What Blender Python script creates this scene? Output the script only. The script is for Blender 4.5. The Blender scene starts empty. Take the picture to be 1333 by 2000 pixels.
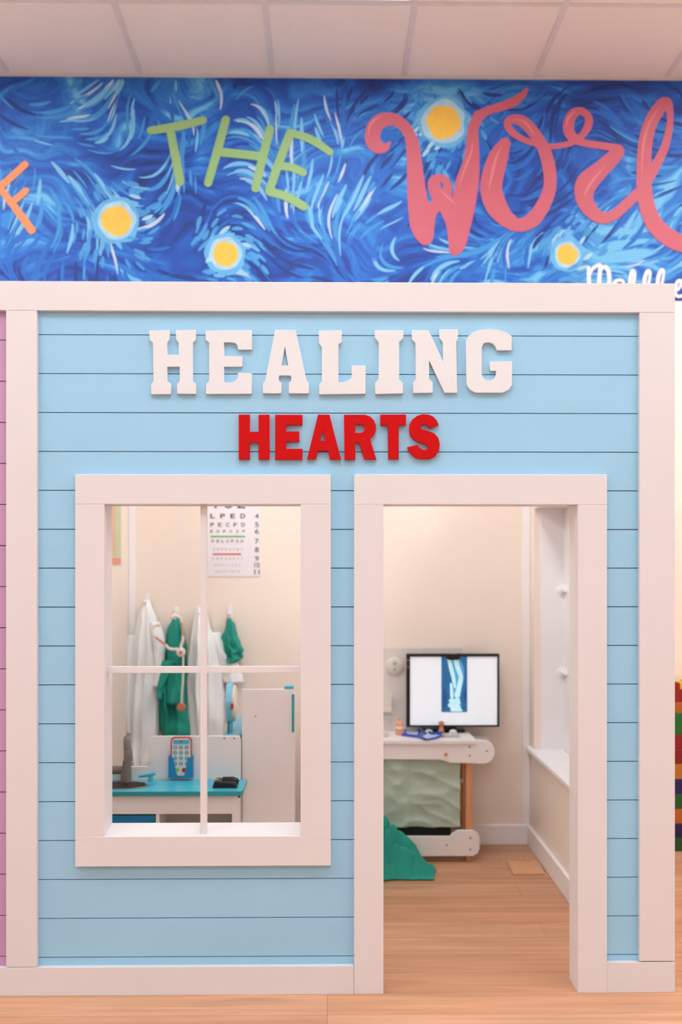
import bpy, bmesh, math, random
from mathutils import Vector, Matrix, noise
random.seed(7)
scene = bpy.context.scene
C = scene.collection
PI = math.pi

# ------------------------------------------------------------------ camera
F = 2000.0; CX = 667.0; HY = 1105.0; H = 1.298; YAW = math.radians(0.77)
cam = bpy.data.objects.new('camera', bpy.data.cameras.new('camera')); C.objects.link(cam)
cam.location = (0, 0, H); cam.rotation_euler = (PI/2, 0, -YAW)
cam.data.sensor_width = 36; cam.data.lens = 36*F/2000
cam.data.shift_y = (HY-1000)/2000
cam.data.clip_start = 0.05
cam.data.dof.use_dof = True; cam.data.dof.focus_distance = 3.1; cam.data.dof.aperture_fstop = 1.9
scene.camera = cam
# ------------------------------------------------------------------ world, exposure
scene.view_settings.view_transform = 'Standard'; scene.view_settings.look = 'None'
scene.view_settings.gamma = 1; scene.view_settings.use_curve_mapping = False
scene.view_settings.exposure = 0.0
LAMP = 12.2; FILL = 0.40
w = bpy.data.worlds.new('world'); scene.world = w; w.use_nodes = True
w.node_tree.nodes['Background'].inputs[0].default_value = (.95, 1.0, 1.06, 1)
w.node_tree.nodes['Background'].inputs[1].default_value = FILL  # world light added as fill through the open end behind the camera
CEIL = 3.566; BACK = 4.762; YF = 3.10; YP = 3.118; YR = 3.21

# ------------------------------------------------------------------ helpers
def lin(c):
    return tuple(((v/255)/12.92 if v/255 <= .04045 else ((v/255+.055)/1.055)**2.4) for v in c) + (1,)
def W(px, py, Y):
    xc = (px-CX)/F; up = (HY-py)/F
    dx = xc*math.cos(YAW)+math.sin(YAW); dy = math.cos(YAW)-xc*math.sin(YAW)
    t = Y/dy
    return Vector((t*dx, Y, H+t*up))
def X(px, Y): return W(px, 0, Y).x
def Z(py, Y, px=640): return W(px, py, Y).z

def mat(name, rgb, rough=.5, var=.04, scale=12, bump=0, metal=0, emit=None, bscale=60, stretch=None):
    m = bpy.data.materials.new(name); m.use_nodes = True
    nt = m.node_tree; N = nt.nodes; L = nt.links
    p = N['Principled BSDF']; p.inputs['Roughness'].default_value = rough; p.inputs['Metallic'].default_value = metal
    c = lin(rgb)
    tc = N.new('ShaderNodeTexCoord'); src = tc.outputs['Object']
    if stretch:
        mp = N.new('ShaderNodeMapping'); mp.inputs['Scale'].default_value = stretch
        L.new(src, mp.inputs[0]); src = mp.outputs[0]
    n = N.new('ShaderNodeTexNoise'); n.inputs['Scale'].default_value = scale; n.inputs['Detail'].default_value = 4
    L.new(src, n.inputs['Vector'])
    r = N.new('ShaderNodeValToRGB')
    r.color_ramp.elements[0].position = .3; r.color_ramp.elements[1].position = .7
    r.color_ramp.elements[0].color = tuple(v*(1-var) for v in c[:3])+(1,)
    r.color_ramp.elements[1].color = tuple(min(1, v*(1+var)) for v in c[:3])+(1,)
    L.new(n.outputs['Fac'], r.inputs[0]); L.new(r.outputs[0], p.inputs['Base Color'])
    if bump:
        n2 = N.new('ShaderNodeTexNoise'); n2.inputs['Scale'].default_value = bscale; n2.inputs['Detail'].default_value = 5
        L.new(src, n2.inputs['Vector'])
        b = N.new('ShaderNodeBump'); b.inputs['Strength'].default_value = bump; b.inputs['Distance'].default_value = .004
        L.new(n2.outputs['Fac'], b.inputs['Height']); L.new(b.outputs[0], p.inputs['Normal'])
    if emit:
        L.new(r.outputs[0], p.inputs['Emission Color']); p.inputs['Emission Strength'].default_value = emit
    return m

loc_of = {}
def prop(o, label=None, cat=None, group=None, kind=None):
    if label: o['label'] = label
    if cat: o['category'] = cat
    if group: o['group'] = group
    if kind: o['kind'] = kind
    return o
def thing(name, loc, label, cat, group=None):
    o = bpy.data.objects.new(name, None); C.objects.link(o); o.location = loc; o.empty_display_size = .05
    loc_of[o] = Vector(loc)
    return prop(o, label, cat, group)
def link(name, me, mats, parent=None, smooth=False):
    if not isinstance(mats, (list, tuple)): mats = [mats]
    o = bpy.data.objects.new(name, me); C.objects.link(o)
    for m in mats: me.materials.append(m)
    if parent is not None:
        base = loc_of[parent]; me.transform(Matrix.Translation(-base)); o.parent = parent; loc_of[o] = base.copy()
        # a sub-part's own origin equals its parent's
    else:
        vs = [v.co for v in me.vertices]
        b = Vector(((min(v.x for v in vs)+max(v.x for v in vs))/2, (min(v.y for v in vs)+max(v.y for v in vs))/2, min(v.z for v in vs)))
        me.transform(Matrix.Translation(-b)); o.location = b; loc_of[o] = b
    if smooth:
        for p in me.polygons: p.use_smooth = True
        try: me.set_sharp_from_angle(angle=math.radians(40))
        except Exception: pass
    return o
def obj(name, bm, mats, parent=None, smooth=False, bevel=0):
    me = bpy.data.meshes.new(name)
    bmesh.ops.recalc_face_normals(bm, faces=bm.faces)
    bm.to_mesh(me); bm.free()
    o = link(name, me, mats, parent, smooth)
    if bevel:
        md = o.modifiers.new('bevel', 'BEVEL'); md.width = bevel; md.segments = 2; md.limit_method = 'ANGLE'
    return o
def kid(parent_obj):  # world base of a part, so that its own children are placed right
    return parent_obj
def box(bm, x0, x1, y0, y1, z0, z1, mi=0):
    vs = [bm.verts.new((x, y, z)) for x in (x0, x1) for y in (y0, y1) for z in (z0, z1)]
    for f in ((0,1,3,2),(4,6,7,5),(0,4,5,1),(2,3,7,6),(0,2,6,4),(1,5,7,3)):
        fc = bm.faces.new([vs[i] for i in f]); fc.material_index = mi
def pbox(bm, px0, py0, px1, py1, Y0, Y1, mi=0):
    a = W(px0, py0, Y0); b = W(px1, py1, Y0)
    box(bm, a.x, b.x, Y0, Y1, b.z, a.z, mi)
def B(): return bmesh.new()
def prism(bm, pts, y0, y1, mi=0):   # pts: (x,z) outline extruded along y
    a = [bm.verts.new((x, y0, z)) for x, z in pts]; b = [bm.verts.new((x, y1, z)) for x, z in pts]
    n = len(pts)
    for f in (a, list(reversed(b))):
        fc = bm.faces.new(f); fc.material_index = mi
    for i in range(n):
        fc = bm.faces.new((a[i], b[i], b[(i+1) % n], a[(i+1) % n])); fc.material_index = mi
def tube(bm, pts, rads, seg=12, cap=True, mi=0):
    pts = [Vector(p) for p in pts]
    if not isinstance(rads, (list, tuple)): rads = [rads]*len(pts)
    rings = []; up = None
    for i, p in enumerate(pts):
        d = (pts[min(i+1, len(pts)-1)]-pts[max(i-1, 0)]).normalized()
        if up is None: up = d.orthogonal().normalized()
        up = (up-d*up.dot(d)).normalized(); s = d.cross(up)
        rings.append([bm.verts.new(p+(up*math.cos(2*PI*k/seg)+s*math.sin(2*PI*k/seg))*rads[i]) for k in range(seg)])
    for a, b in zip(rings, rings[1:]):
        for k in range(seg):
            f = bm.faces.new((a[k], a[(k+1) % seg], b[(k+1) % seg], b[k])); f.material_index = mi
    if cap:
        bm.faces.new(list(reversed(rings[0]))).material_index = mi; bm.faces.new(rings[-1]).material_index = mi
def lathe(bm, c, prof, axis='z', seg=24, mi=0):   # prof: (radius, height)
    rings = []
    for r, h in prof:
        ring = []
        for k in range(seg):
            a, b = max(r, 1e-4)*math.cos(2*PI*k/seg), max(r, 1e-4)*math.sin(2*PI*k/seg)
            v = {'z': (a, b, h), 'y': (a, h, b), 'x': (h, a, b)}[axis]
            ring.append(bm.verts.new(Vector(c)+Vector(v)))
        rings.append(ring)
    for a, b in zip(rings, rings[1:]):
        for k in range(seg):
            bm.faces.new((a[k], a[(k+1) % seg], b[(k+1) % seg], b[k])).material_index = mi
    bm.faces.new(list(reversed(rings[0]))).material_index = mi; bm.faces.new(rings[-1]).material_index = mi
def catmull(pts, n=6, closed=False):
    out = []; N_ = len(pts); D = len(pts[0])
    rng = N_ if closed else N_-1
    for i in range(rng):
        g = (lambda k: pts[k % N_]) if closed else (lambda k: pts[min(max(k, 0), N_-1)])
        p0, p1, p2, p3 = g(i-1), g(i), g(i+1), g(i+2)
        for s in range(n):
            t = s/n
            out.append(tuple(.5*((2*p1[d])+(-p0[d]+p2[d])*t+(2*p0[d]-5*p1[d]+4*p2[d]-p3[d])*t*t+(-p0[d]+3*p1[d]-3*p2[d]+p3[d])*t**3) for d in range(D)))
    if not closed: out.append(tuple(pts[-1]))
    return out
def rounded(x0, x1, z0, z1, r, n=5, corners=(1,1,1,1)):   # outline, corners bl br tr tl
    out = []
    for (cx, cz, a0, on) in ((x0+r, z0+r, PI, corners[0]), (x1-r, z0+r, 1.5*PI, corners[1]), (x1-r, z1-r, 0, corners[2]), (x0+r, z1-r, .5*PI, corners[3])):
        if on:
            for k in range(n+1):
                a = a0+k*PI/2/n; out.append((cx+r*math.cos(a), cz+r*math.sin(a)))
        else:
            a = a0+PI/4; out.append((cx+(r if math.cos(a) > 0 else -r), cz+(r if math.sin(a) > 0 else -r)))
    return out
def ribbon(bm, pts, y, mi=0, closed=False, caps=True):    # pts: (x, z, halfwidth), flat painted mark facing -Y
    n = len(pts); L_ = []; R_ = []
    for i, p in enumerate(pts):
        a = pts[(i-1) % n] if closed else pts[max(i-1, 0)]; b = pts[(i+1) % n] if closed else pts[min(i+1, n-1)]
        dx, dz = b[0]-a[0], b[1]-a[1]; l = math.hypot(dx, dz) or 1; nx, nz = -dz/l, dx/l
        yi = y-(0 if (closed or not caps) else 1.2e-5*i)
        L_.append(bm.verts.new((p[0]+nx*p[2], yi, p[1]+nz*p[2]))); R_.append(bm.verts.new((p[0]-nx*p[2], yi, p[1]-nz*p[2])))
    rng = n if closed else n-1
    for i in range(rng):
        j = (i+1) % n
        bm.faces.new((L_[i], L_[j], R_[j], R_[i])).material_index = mi
    if caps and not closed:
        for e in (0, n-1):
            p = pts[e]
            if p[2] > 1e-4:
                ye = y-1.2e-5*(n+2) if e else y+2e-5
                vs = [bm.verts.new((p[0]+p[2]*math.cos(2*PI*k/16), ye, p[1]+p[2]*math.sin(2*PI*k/16))) for k in range(16)]
                bm.faces.new(vs).material_index = mi
def outline_mesh(name, loops, y0, y1, bevel=0):   # loops of (x,z), first outer then holes; solid between y0 (front) and y1
    cu = bpy.data.curves.new(name, 'CURVE'); cu.dimensions = '2D'; cu.fill_mode = 'BOTH'
    for lp in loops:
        sp = cu.splines.new('POLY'); sp.points.add(len(lp)-1); sp.use_cyclic_u = True
        for q, (x, z) in zip(sp.points, lp): q.co = (x, z, 0, 1)
    cu.extrude = abs(y1-y0)/2-bevel
    if bevel: cu.bevel_depth = bevel; cu.bevel_resolution = 1; cu.offset = -bevel
    t = bpy.data.objects.new('tmp', cu); C.objects.link(t)
    dg = bpy.context.evaluated_depsgraph_get(); dg.update()
    me = bpy.data.meshes.new_from_object(t.evaluated_get(dg)); me.materials.clear()
    bpy.data.objects.remove(t)
    me.transform(Matrix.Rotation(PI/2, 4, 'X')); me.transform(Matrix.Translation((0, (y0+y1)/2, 0)))
    me.name = name
    return me
def text_mesh(s, x0, x1, z0, z1, y, th=.0005, bold=0.0, space=1.0):   # built-in font fitted into a box, facing -Y
    cu = bpy.data.curves.new('t', 'FONT'); cu.body = s; cu.extrude = th/2; cu.offset = bold; cu.space_character = space
    t = bpy.data.objects.new('tmp', cu); C.objects.link(t)
    dg = bpy.context.evaluated_depsgraph_get(); dg.update()
    me = bpy.data.meshes.new_from_object(t.evaluated_get(dg)); me.materials.clear()
    bpy.data.objects.remove(t)
    xs = [v.co.x for v in me.vertices]; ys = [v.co.y for v in me.vertices]
    sx = (x1-x0)/(max(xs)-min(xs)); sy = (z1-z0)/(max(ys)-min(ys)); mx, my = min(xs), min(ys)
    for v in me.vertices:
        v.co = Vector((x0+(v.co.x-mx)*sx, y-v.co.z*1.0, z0+(v.co.y-my)*sy))
    return me
def join_meshes(mes):
    bm = B()
    for m in mes: bm.from_mesh(m)
    return bm

# ------------------------------------------------------------------ materials
paint = mat('white_paint', (229,224,226), .45, .008, 5, .05)
paint_lit = mat('white_paint_lit', (251,246,246), .4, .008, 5, .05)  # same white paint, lightened to make up for the dim interior
wallp = mat('cream_wall', (251,235,221), .75, .012, 4, .12, bscale=150)
bluep = mat('sky_blue_board', (159,210,240), .45, .02, 4, .06)
purp = mat('lilac_board', (201,155,196), .5, .02, 4, .06)
darkgap = mat('dark_gap', (14,40,62), .9)
whitelet = mat('white_letter', (230,230,233), .5, .008, 8)
redlet = mat('red_letter', (200,5,9), .6, .03, 8)
tilem = mat('ceiling_tile', (240,228,220), .95, .05, 160, .5, bscale=260)
gridm = mat('ceiling_grid', (222,212,208), .5)
cloth_w = mat('white_cotton', (255,252,253), .85, .02, 6, .25, bscale=40)
cloth_g = mat('teal_cotton', (32,156,138), .8, .05, 10, .25, bscale=50)
cloth_s = mat('sage_cotton', (186,204,186), .85, .03, 10, .3, bscale=40)
toyw = mat('toy_white', (250,243,241), .35, .01)
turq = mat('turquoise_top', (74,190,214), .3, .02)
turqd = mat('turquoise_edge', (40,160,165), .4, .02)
ltblue = mat('light_blue', (126,205,230), .35, .02)
dblue = mat('drawer_blue', (10,120,170), .4, .03)
phblue = mat('pocket_blue', (16,142,198), .35, .03)
grey = mat('grey_plastic', (132,122,116), .3, .04)
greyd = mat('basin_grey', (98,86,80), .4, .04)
shade = mat('bay_grey', (206,204,198), .7, .03)
black = mat('black_plastic', (14,14,16), .35, .05)
redp = mat('red_plastic', (196,30,32), .35, .04)
yel = mat('yellow_plastic', (236,206,60), .4, .04)
lime = mat('lime_plastic', (140,205,70), .4, .04)
wood = mat('beech_wood', (222,158,112), .5, .08, 6, .1, stretch=(8, 8, 1))
woodd = mat('dark_beech', (186,108,66), .5, .08, 6, .1, stretch=(8, 8, 1))
boardm = mat('tan_board', (222,164,122), .6, .04, 10)
screw = mat('screw_grey', (120,112,110), .35, .05, metal=.5)
cream = mat('cream_plastic', (238,226,214), .4, .02)
copper = mat('copper_tube', (216,150,112), .4, .04)

redlet.node_tree.nodes['Principled BSDF'].inputs['Specular IOR Level'].default_value = .15
# ------------------------------------------------------------------ setting: floor, ceiling, walls
XL, XR, YN = -4.6, 4.6, -3.2
fm = bpy.data.materials.new('floor_planks'); fm.use_nodes = True
nt = fm.node_tree; N = nt.nodes; L = nt.links; p = N['Principled BSDF']; p.inputs['Roughness'].default_value = .42
tc = N.new('ShaderNodeTexCoord')
br = N.new('ShaderNodeTexBrick'); br.inputs['Scale'].default_value = 1; br.inputs['Brick Width'].default_value = 1.22; br.inputs['Row Height'].default_value = .152
br.inputs['Mortar Size'].default_value = .0012; br.inputs['Mortar Smooth'].default_value = .3; br.offset = .37; br.offset_frequency = 3
br.inputs['Color1'].default_value = lin((204,147,110)); br.inputs['Color2'].default_value = lin((215,162,127)); br.inputs['Mortar'].default_value = lin((170,120,92))
L.new(tc.outputs['Object'], br.inputs['Vector'])
mp = N.new('ShaderNodeMapping'); mp.inputs['Scale'].default_value = (1.6, 22, 1); L.new(tc.outputs['Object'], mp.inputs[0])
n1 = N.new('ShaderNodeTexNoise'); n1.inputs['Scale'].default_value = 1.0; n1.inputs['Detail'].default_value = 7; n1.inputs['Distortion'].default_value = .8
L.new(mp.outputs[0], n1.inputs['Vector'])
rp = N.new('ShaderNodeValToRGB'); rp.color_ramp.elements[0].position = .3; rp.color_ramp.elements[1].position = .72
rp.color_ramp.elements[0].color = (.76, .74, .72, 1); rp.color_ramp.elements[1].color = (1.1, 1.1, 1.1, 1)
L.new(n1.outputs['Fac'], rp.inputs[0])
mx = N.new('ShaderNodeMixRGB'); mx.blend_type = 'MULTIPLY'; mx.inputs[0].default_value = 1
L.new(br.outputs['Color'], mx.inputs[1]); L.new(rp.outputs[0], mx.inputs[2]); L.new(mx.outputs[0], p.inputs['Base Color'])
bm = B(); box(bm, XL, XR, YN, BACK+.1, -.08, 0)
prop(obj('floor', bm, fm), kind='structure')

bm = B()
gx = [-.253+.6096*k for k in range(-7, 9)]; gy = [4.13-.6096*k for k in range(-1, 13)]
lamps = set()
LX = (-4, 0, 4)
for i in range(-8, 8):
    for j in range(0, 13):
        if i % 3 == 0 and j in (1, 2, 4, 5, 9, 10): lamps.add((i, j))
for i in range(-8, 8):
    for j in range(0, 13):
        if (i, j) in lamps: continue
        x0 = -.253+.6096*i+.010; x1 = x0+.5896; y1 = 4.13+.6096-.6096*j-.010; y0 = y1-.5896
        x0 = max(x0, XL); x1 = min(x1, XR); y1 = min(y1, BACK); y0 = max(y0, YN)
        if x1 <= x0 or y1 <= y0: continue
        box(bm, x0, x1, y0, y1, CEIL+.003, CEIL+.02)
for i in range(-8, 9):
    x = -.253+.6096*i
    if XL < x < XR: box(bm, x-.012, x+.012, YN, BACK, CEIL-.001, CEIL+.02, 1)
for j in range(0, 14):
    y = 4.13+.6096-.6096*j
    if YN < y < BACK: box(bm, XL, XR, y-.012, y+.012, CEIL-.0005, CEIL+.0195, 1)
box(bm, XL, XR, BACK-.02, BACK, CEIL-.004, CEIL+.02, 1)
box(bm, XL, XR, YN, BACK+.1, CEIL+.06, CEIL+.1)
prop(obj('ceiling', bm, [tilem, gridm]), kind='structure')

diff = bpy.data.materials.new('lamp_diffuser'); diff.use_nodes = True
q = diff.node_tree.nodes['Principled BSDF']; q.inputs['Base Color'].default_value = (.8,.8,.8,1)
q.inputs['Emission Color'].default_value = (.90, 1.0, 1.05, 1); q.inputs['Emission Strength'].default_value = LAMP
proto = None
lamp_label = {(0,1): 'recessed ceiling panel light just in view at the top edge'}
for i in (0,):
    for j in (1,):
        x0 = -.253+.6096*i+.014; x1 = x0+.5816; y1 = 4.13+.6096-.6096*j-.014; y0 = y1-1.191
        if i == 0 and j == 1:
            t = thing('ceiling_light', ((x0+x1)/2, (y0+y1)/2, CEIL), 'glowing rectangular ceiling panel light at the top edge above the lettering', 'ceiling light', 'recessed panel lights in the tiled ceiling')
            b2 = B(); box(b2, x0+.015, x1-.015, y0+.015, y1-.015, CEIL+.004, CEIL+.008); obj('diffuser', b2, diff, t)
            b2 = B()
            for a in ((x0, x0+.014, y0, y1), (x1-.014, x1, y0, y1), (x0+.014, x1-.014, y0, y0+.014), (x0+.014, x1-.014, y1-.014, y1)):
                box(b2, *a, CEIL+.001, CEIL+.02)
            obj('light_frame', b2, gridm, t); proto = t; pc = ((x0+x1)/2, (y0+y1)/2)
for i in (-6, -3, 0, 3, 6):  # unseen panels, rows and columns set out to brighten interior and facade
    for j in (1, 4, 9):
        if (i, j) == (0, 1): continue
        c = proto.copy(); C.objects.link(c)
        c.location = (pc[0]+.6096*i, pc[1]-.6096*(j-1), CEIL)
        side = {-6: 'at the far left', -3: 'left of the middle', 0: 'in the middle column', 3: 'right of the middle', 6: 'at the far right'}[i]
        c['label'] = 'unseen recessed ceiling panel light %s, %s' % (side, {1: 'over the playhouse', 4: 'over the floor in front of it', 9: 'far behind the viewer'}[j])
        for ch in proto.children:
            d = ch.copy(); C.objects.link(d); d.parent = c

bm = B(); box(bm, XL, XR, BACK, BACK+.1, 0, CEIL); prop(obj('wall_back', bm, wallp), kind='structure')
bm = B(); box(bm, XL-.1, XL, YN, BACK+.1, 0, CEIL); prop(obj('wall_left', bm, wallp), kind='structure')
bm = B(); box(bm, XR, XR+.1, YN, BACK+.1, 0, CEIL); prop(obj('wall_right', bm, wallp), kind='structure')

# ------------------------------------------------------------------ playhouse front wall: shiplap boards round two openings
def xr(a): return X(a, YP)
fx = dict(sl=X(73, YP), sr=X(1251, YP))
wx0, wx1 = X(205, YF), X(588, YF); wz0, wz1 = Z(1632, YF), Z(985, YF)
dx0, dx1 = X(750, YF), X(1130, YF); dz1 = Z(985, YF)
TOP = Z(551, YF); XLH = X(-1300, YF); XRH = X(1320, YF)
xs_l, xs_r = X(42, YF), XRH-.01
def rects(x0, x1, z0, z1, holes):
    # splits a board round the openings
    out = [(x0, x1, z0, z1)]
    for hx0, hx1, hz0, hz1 in holes:
        nxt = []
        for a, b, c, d in out:
            if b <= hx0 or a >= hx1 or d <= hz0 or c >= hz1: nxt.append((a, b, c, d)); continue
            if c < hz0: nxt.append((a, b, c, hz0))
            if d > hz1: nxt.append((a, b, hz1, d))
            c2, d2 = max(c, hz0), min(d, hz1)
            if a < hx0: nxt.append((a, hx0, c2, d2))
            if b > hx1: nxt.append((hx1, b, c2, d2))
        out = nxt
    return out
JT = .012
holes = [(wx0-JT, wx1+JT, wz0-.03, wz1+JT), (dx0-JT, dx1+JT, -1, dz1+JT)]
bm = B()
zt = Z(656, YP); sp = (Z(656, YP)-Z(1868, YP))/16; g = .0026
lines = [zt+sp*1.0]+[zt-sp*k for k in range(0, 18)]
lines = [TOP-.01]+[z for z in lines if .02 < z < TOP-.02]+[.0]
for a, b in zip(lines, lines[1:]):
    for r_ in rects(xs_l, xs_r, b+(g if b > 0 else 0), a, holes): box(bm, r_[0], r_[1], YP, YP+.012, r_[2], r_[3])
for r_ in rects(xs_l, xs_r, 0, TOP-.012, holes): box(bm, r_[0], r_[1], YP+.0125, YP+.020, r_[2], r_[3], 1)
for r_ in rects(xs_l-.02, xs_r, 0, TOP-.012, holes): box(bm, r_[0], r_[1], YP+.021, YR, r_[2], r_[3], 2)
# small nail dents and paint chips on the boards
prop(obj('wall_front', bm, [bluep, darkgap, paint_lit]), kind='structure')
bm = B()
zt = Z(667, YP); sp2 = 79.9/F*YP
lines = [TOP-.01]+[zt-sp2*k for k in range(0, 18) if zt-sp2*k > .02]+[0]
for a, b in zip(lines, lines[1:]): box(bm, XLH, X(-10, YF)+.03, YP, YP+.012, b+(g if b > 0 else 0), a)
box(bm, XLH, X(-10, YF)+.03, YP+.0125, YP+.020, 0, TOP-.012, 1); box(bm, XLH, X(-10, YF)+.03, YP+.021, YR, 0, TOP-.012, 2)
prop(obj('wall_front_left', bm, [purp, darkgap, paint]), kind='structure')

def trim(name, *bx, bevel=.0012, parent=None, m=None):
    if m is None and (name in ('trim_9', 'trim_10', 'trim_11') or name.startswith('baseboard')): m = paint_lit
    bm = B()
    for b_ in bx: box(bm, *b_)
    o = obj(name, bm, m or paint, parent, bevel=bevel)
    if parent is None: prop(o, kind='structure')
    return o
T = YP
trim('trim_1', (XLH, XRH, YF, T, Z(608, YF), TOP))                                     # top rail
trim('trim_2', (X(12, YF), X(72.5, YF), YF+.0008, T, Z(1886, YF), Z(608, YF)))         # left stile
trim('trim_3', (X(1251, YF), XRH, YF+.0008, T, Z(1881, YF), Z(608, YF)))
trim('trim_4', (XLH, X(692, YF), YF+.0004, T, 0, Z(1887, YF)))                         # bottom rail left
trim('trim_5', (X(1187, YF), XRH, YF+.0004, T, 0, Z(1883, YF)))
# end cap of the partition and the top cap
trim('trim_6', (XRH-.012, XRH, T, YR, 0, TOP), bevel=.001)
trim('trim_7', (XLH, XRH-.012, T, YR, TOP-.012, TOP), bevel=.001)
# door casing + jambs
door = trim('door_1', (X(692.5, YF), dx0, YF, T, 0, Z(985, YF)), (dx1, X(1187, YF), YF, T, 0, Z(985, YF)), (X(692.5, YF), X(1187, YF), YF-.0006, T, Z(985, YF), Z(926, YF)))
loc_of[door] = door.location.copy()
trim('door_jamb', (dx0-JT, dx0, T, YR, 0, dz1), (dx1, dx1+JT, T, YR, 0, dz1), (dx0-JT, dx1+JT, T, YR, dz1, dz1+JT), parent=door, bevel=.001)
trim('inner_casing', (dx0-.09, dx0-JT, YR, YR+.014, 0, dz1+.08), (dx1+JT, dx1+.09, YR, YR+.014, 0, dz1+.08), (dx0-JT, dx1+JT, YR, YR+.014, dz1+JT, dz1+.08), parent=door)
# window casing, jambs, sill, mullions
ox0, ox1 = X(148, YF), X(647, YF); oz1, oz0 = Z(927, YF), Z(1690, YF)
YW = YF-.004
win = trim('window_1', (ox0, wx0, YW, T, wz0, wz1), (wx1, ox1, YW, T, wz0, wz1), (ox0, ox1, YW-.0006, T, wz1, oz1), (ox0, ox1, YW-.0006, T, oz0, wz0))
trim('window_frame', (wx0-JT, wx0, T, YR, wz0-.03, wz1), (wx1, wx1+JT, T, YR, wz0-.03, wz1), (wx0-JT, wx1+JT, T, YR, wz1, wz1+JT), parent=win, bevel=.001)
bm = B(); zb = Z(1606, YR)
v = [bm.verts.new(c) for c in ((wx0, T, wz0), (wx1, T, wz0), (wx1, YR, zb), (wx0, YR, zb), (wx0, T, wz0-.028), (wx1, T, wz0-.028), (wx1, YR, wz0-.028), (wx0, YR, wz0-.028))]
for f in ((0,1,2,3),(4,7,6,5),(0,4,5,1),(1,5,6,2),(2,6,7,3),(3,7,4,0)): bm.faces.new([v[k] for k in f])
obj('window_sill', bm, paint, win)
ym = YF+.024
trim('mullion', (X(392, ym), X(404.5, ym), ym-.002, ym+.020, Z(1630, ym), wz1), parent=win, bevel=.001)
trim('mullion', (wx0, wx1, ym, ym+.018, Z(1314, ym), Z(1301.5, ym)), parent=win, bevel=.001)

# ------------------------------------------------------------------ playhouse interior walls
XI = X(252, BACK)          # left wall face
bm = B(); box(bm, XI-.08, XI, YR, BACK, 0, TOP); prop(obj('wall_interior_left', bm, wallp), kind='structure')
XW = .945
ny0, ny1, nz0, nz1 = 3.34, 4.665, Z(1462, 4.7), Z(989, 4.665); XN = 1.09; YO = 3.34
bm = B()
box(bm, XW, 1.052, YR, YO, 0, TOP); box(bm, XW, XN+.03, ny1, BACK, 0, TOP)
box(bm, XW, XN+.03, ny0, ny1, 0, nz0-.02); box(bm, XW, XN+.03, ny0, ny1, nz1, TOP)
prop(obj('wall_interior_right', bm, wallp), kind='structure')
bm = B(); e = .008
box(bm, XN-.01, XN+.03, ny0, ny1, nz0, nz1); box(bm, XW+.03, XN-.01, ny1-e, ny1, nz0, nz1); box(bm, XW+.03, XN-.01, ny0, ny0+e, nz0, nz1)
box(bm, XW, XN-.01, ny0+e, ny1-e, nz1-e, nz1)
prop(obj('trim_8', bm, paint_lit), kind='structure')
trim('trim_9', (XW-.02, XN-.011, YR+.02, BACK-.001, nz0-.02, nz0), bevel=.004)       # ledge
bh = Z(1611, BACK)
trim('baseboard_back', (XI+.0, XW, BACK-.014, BACK, 0, bh), bevel=.004)
trim('baseboard_right', (XW-.016, XW, YR+.016, BACK-.015, 0, bh), bevel=.004)
trim('baseboard_left', (XI, XI+.014, YR+.002, BACK-.015, 0, bh), bevel=.004)
trim('baseboard_outer', (XN+.06, XR, BACK-.014, BACK, 0, bh), bevel=.004)
trim('trim_10', (XI+.001, X(266, BACK), BACK-.010, BACK, bh+.001, TOP), bevel=.002)
trim('trim_11', (X(1021, BACK), XW-.001, BACK-.010, BACK, bh+.001, TOP), bevel=.002)
# white pegs in the recess
for i, py in enumerate((1154, 1316)):
    z = Z(py, 4.62)
    t = thing('wall_peg', (X(1104, 4.62), ny1-e, z), ['upper white rounded peg in the recess right of the monitor', 'lower white rounded peg in the recess right of the monitor'][i], 'peg', 'white pegs in the wall recess')
    bm = B(); x = X(1104, 4.62)
    tube(bm, [(x, ny1-e, z), (x, ny1-.05, z+.002), (x, ny1-.075, z+.012)], [.014, .013, .017]); obj('peg_shaft', bm, paint_lit, t, smooth=True)
    bm = B(); lathe(bm, (x, ny1-e-.006, z), [(.024, 0), (.026, .003), (.026, .006)], 'y'); obj('peg_plate', bm, paint_lit, t, smooth=True)

# ------------------------------------------------------------------ mural
MB = Z(585, BACK); MT = CEIL-.004
mm = bpy.data.materials.new('mural_blue'); mm.use_nodes = True
nt = mm.node_tree; N = nt.nodes; L = nt.links; p = N['Principled BSDF']; p.inputs['Roughness'].default_value = .6
tc = N.new('ShaderNodeTexCoord')
wn = N.new('ShaderNodeTexNoise'); wn.inputs['Scale'].default_value = 1.7; wn.inputs['Detail'].default_value = 2; L.new(tc.outputs['Object'], wn.inputs['Vector'])
ad = N.new('ShaderNodeVectorMath'); ad.operation = 'MULTIPLY_ADD'; ad.inputs[1].default_value = (1.1, 0, 1.1)
L.new(wn.outputs['Color'], ad.inputs[0]); L.new(tc.outputs['Object'], ad.inputs[2])
mp = N.new('ShaderNodeMapping'); mp.inputs['Scale'].default_value = (2.2, 1, 9); mp.inputs['Rotation'].default_value = (0, .5, 0); L.new(ad.outputs[0], mp.inputs[0])
n2 = N.new('ShaderNodeTexNoise'); n2.inputs['Scale'].default_value = 1.6; n2.inputs['Detail'].default_value = 5; n2.inputs['Roughness'].default_value = .55; L.new(mp.outputs[0], n2.inputs['Vector'])
n3 = N.new('ShaderNodeTexNoise'); n3.inputs['Scale'].default_value = 1.3; n3.inputs['Detail'].default_value = 2; L.new(tc.outputs['Object'], n3.inputs['Vector'])
m1 = N.new('ShaderNodeMath'); m1.operation = 'MULTIPLY_ADD'; m1.inputs[1].default_value = .75; L.new(n3.outputs['Fac'], m1.inputs[0]); 
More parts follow.
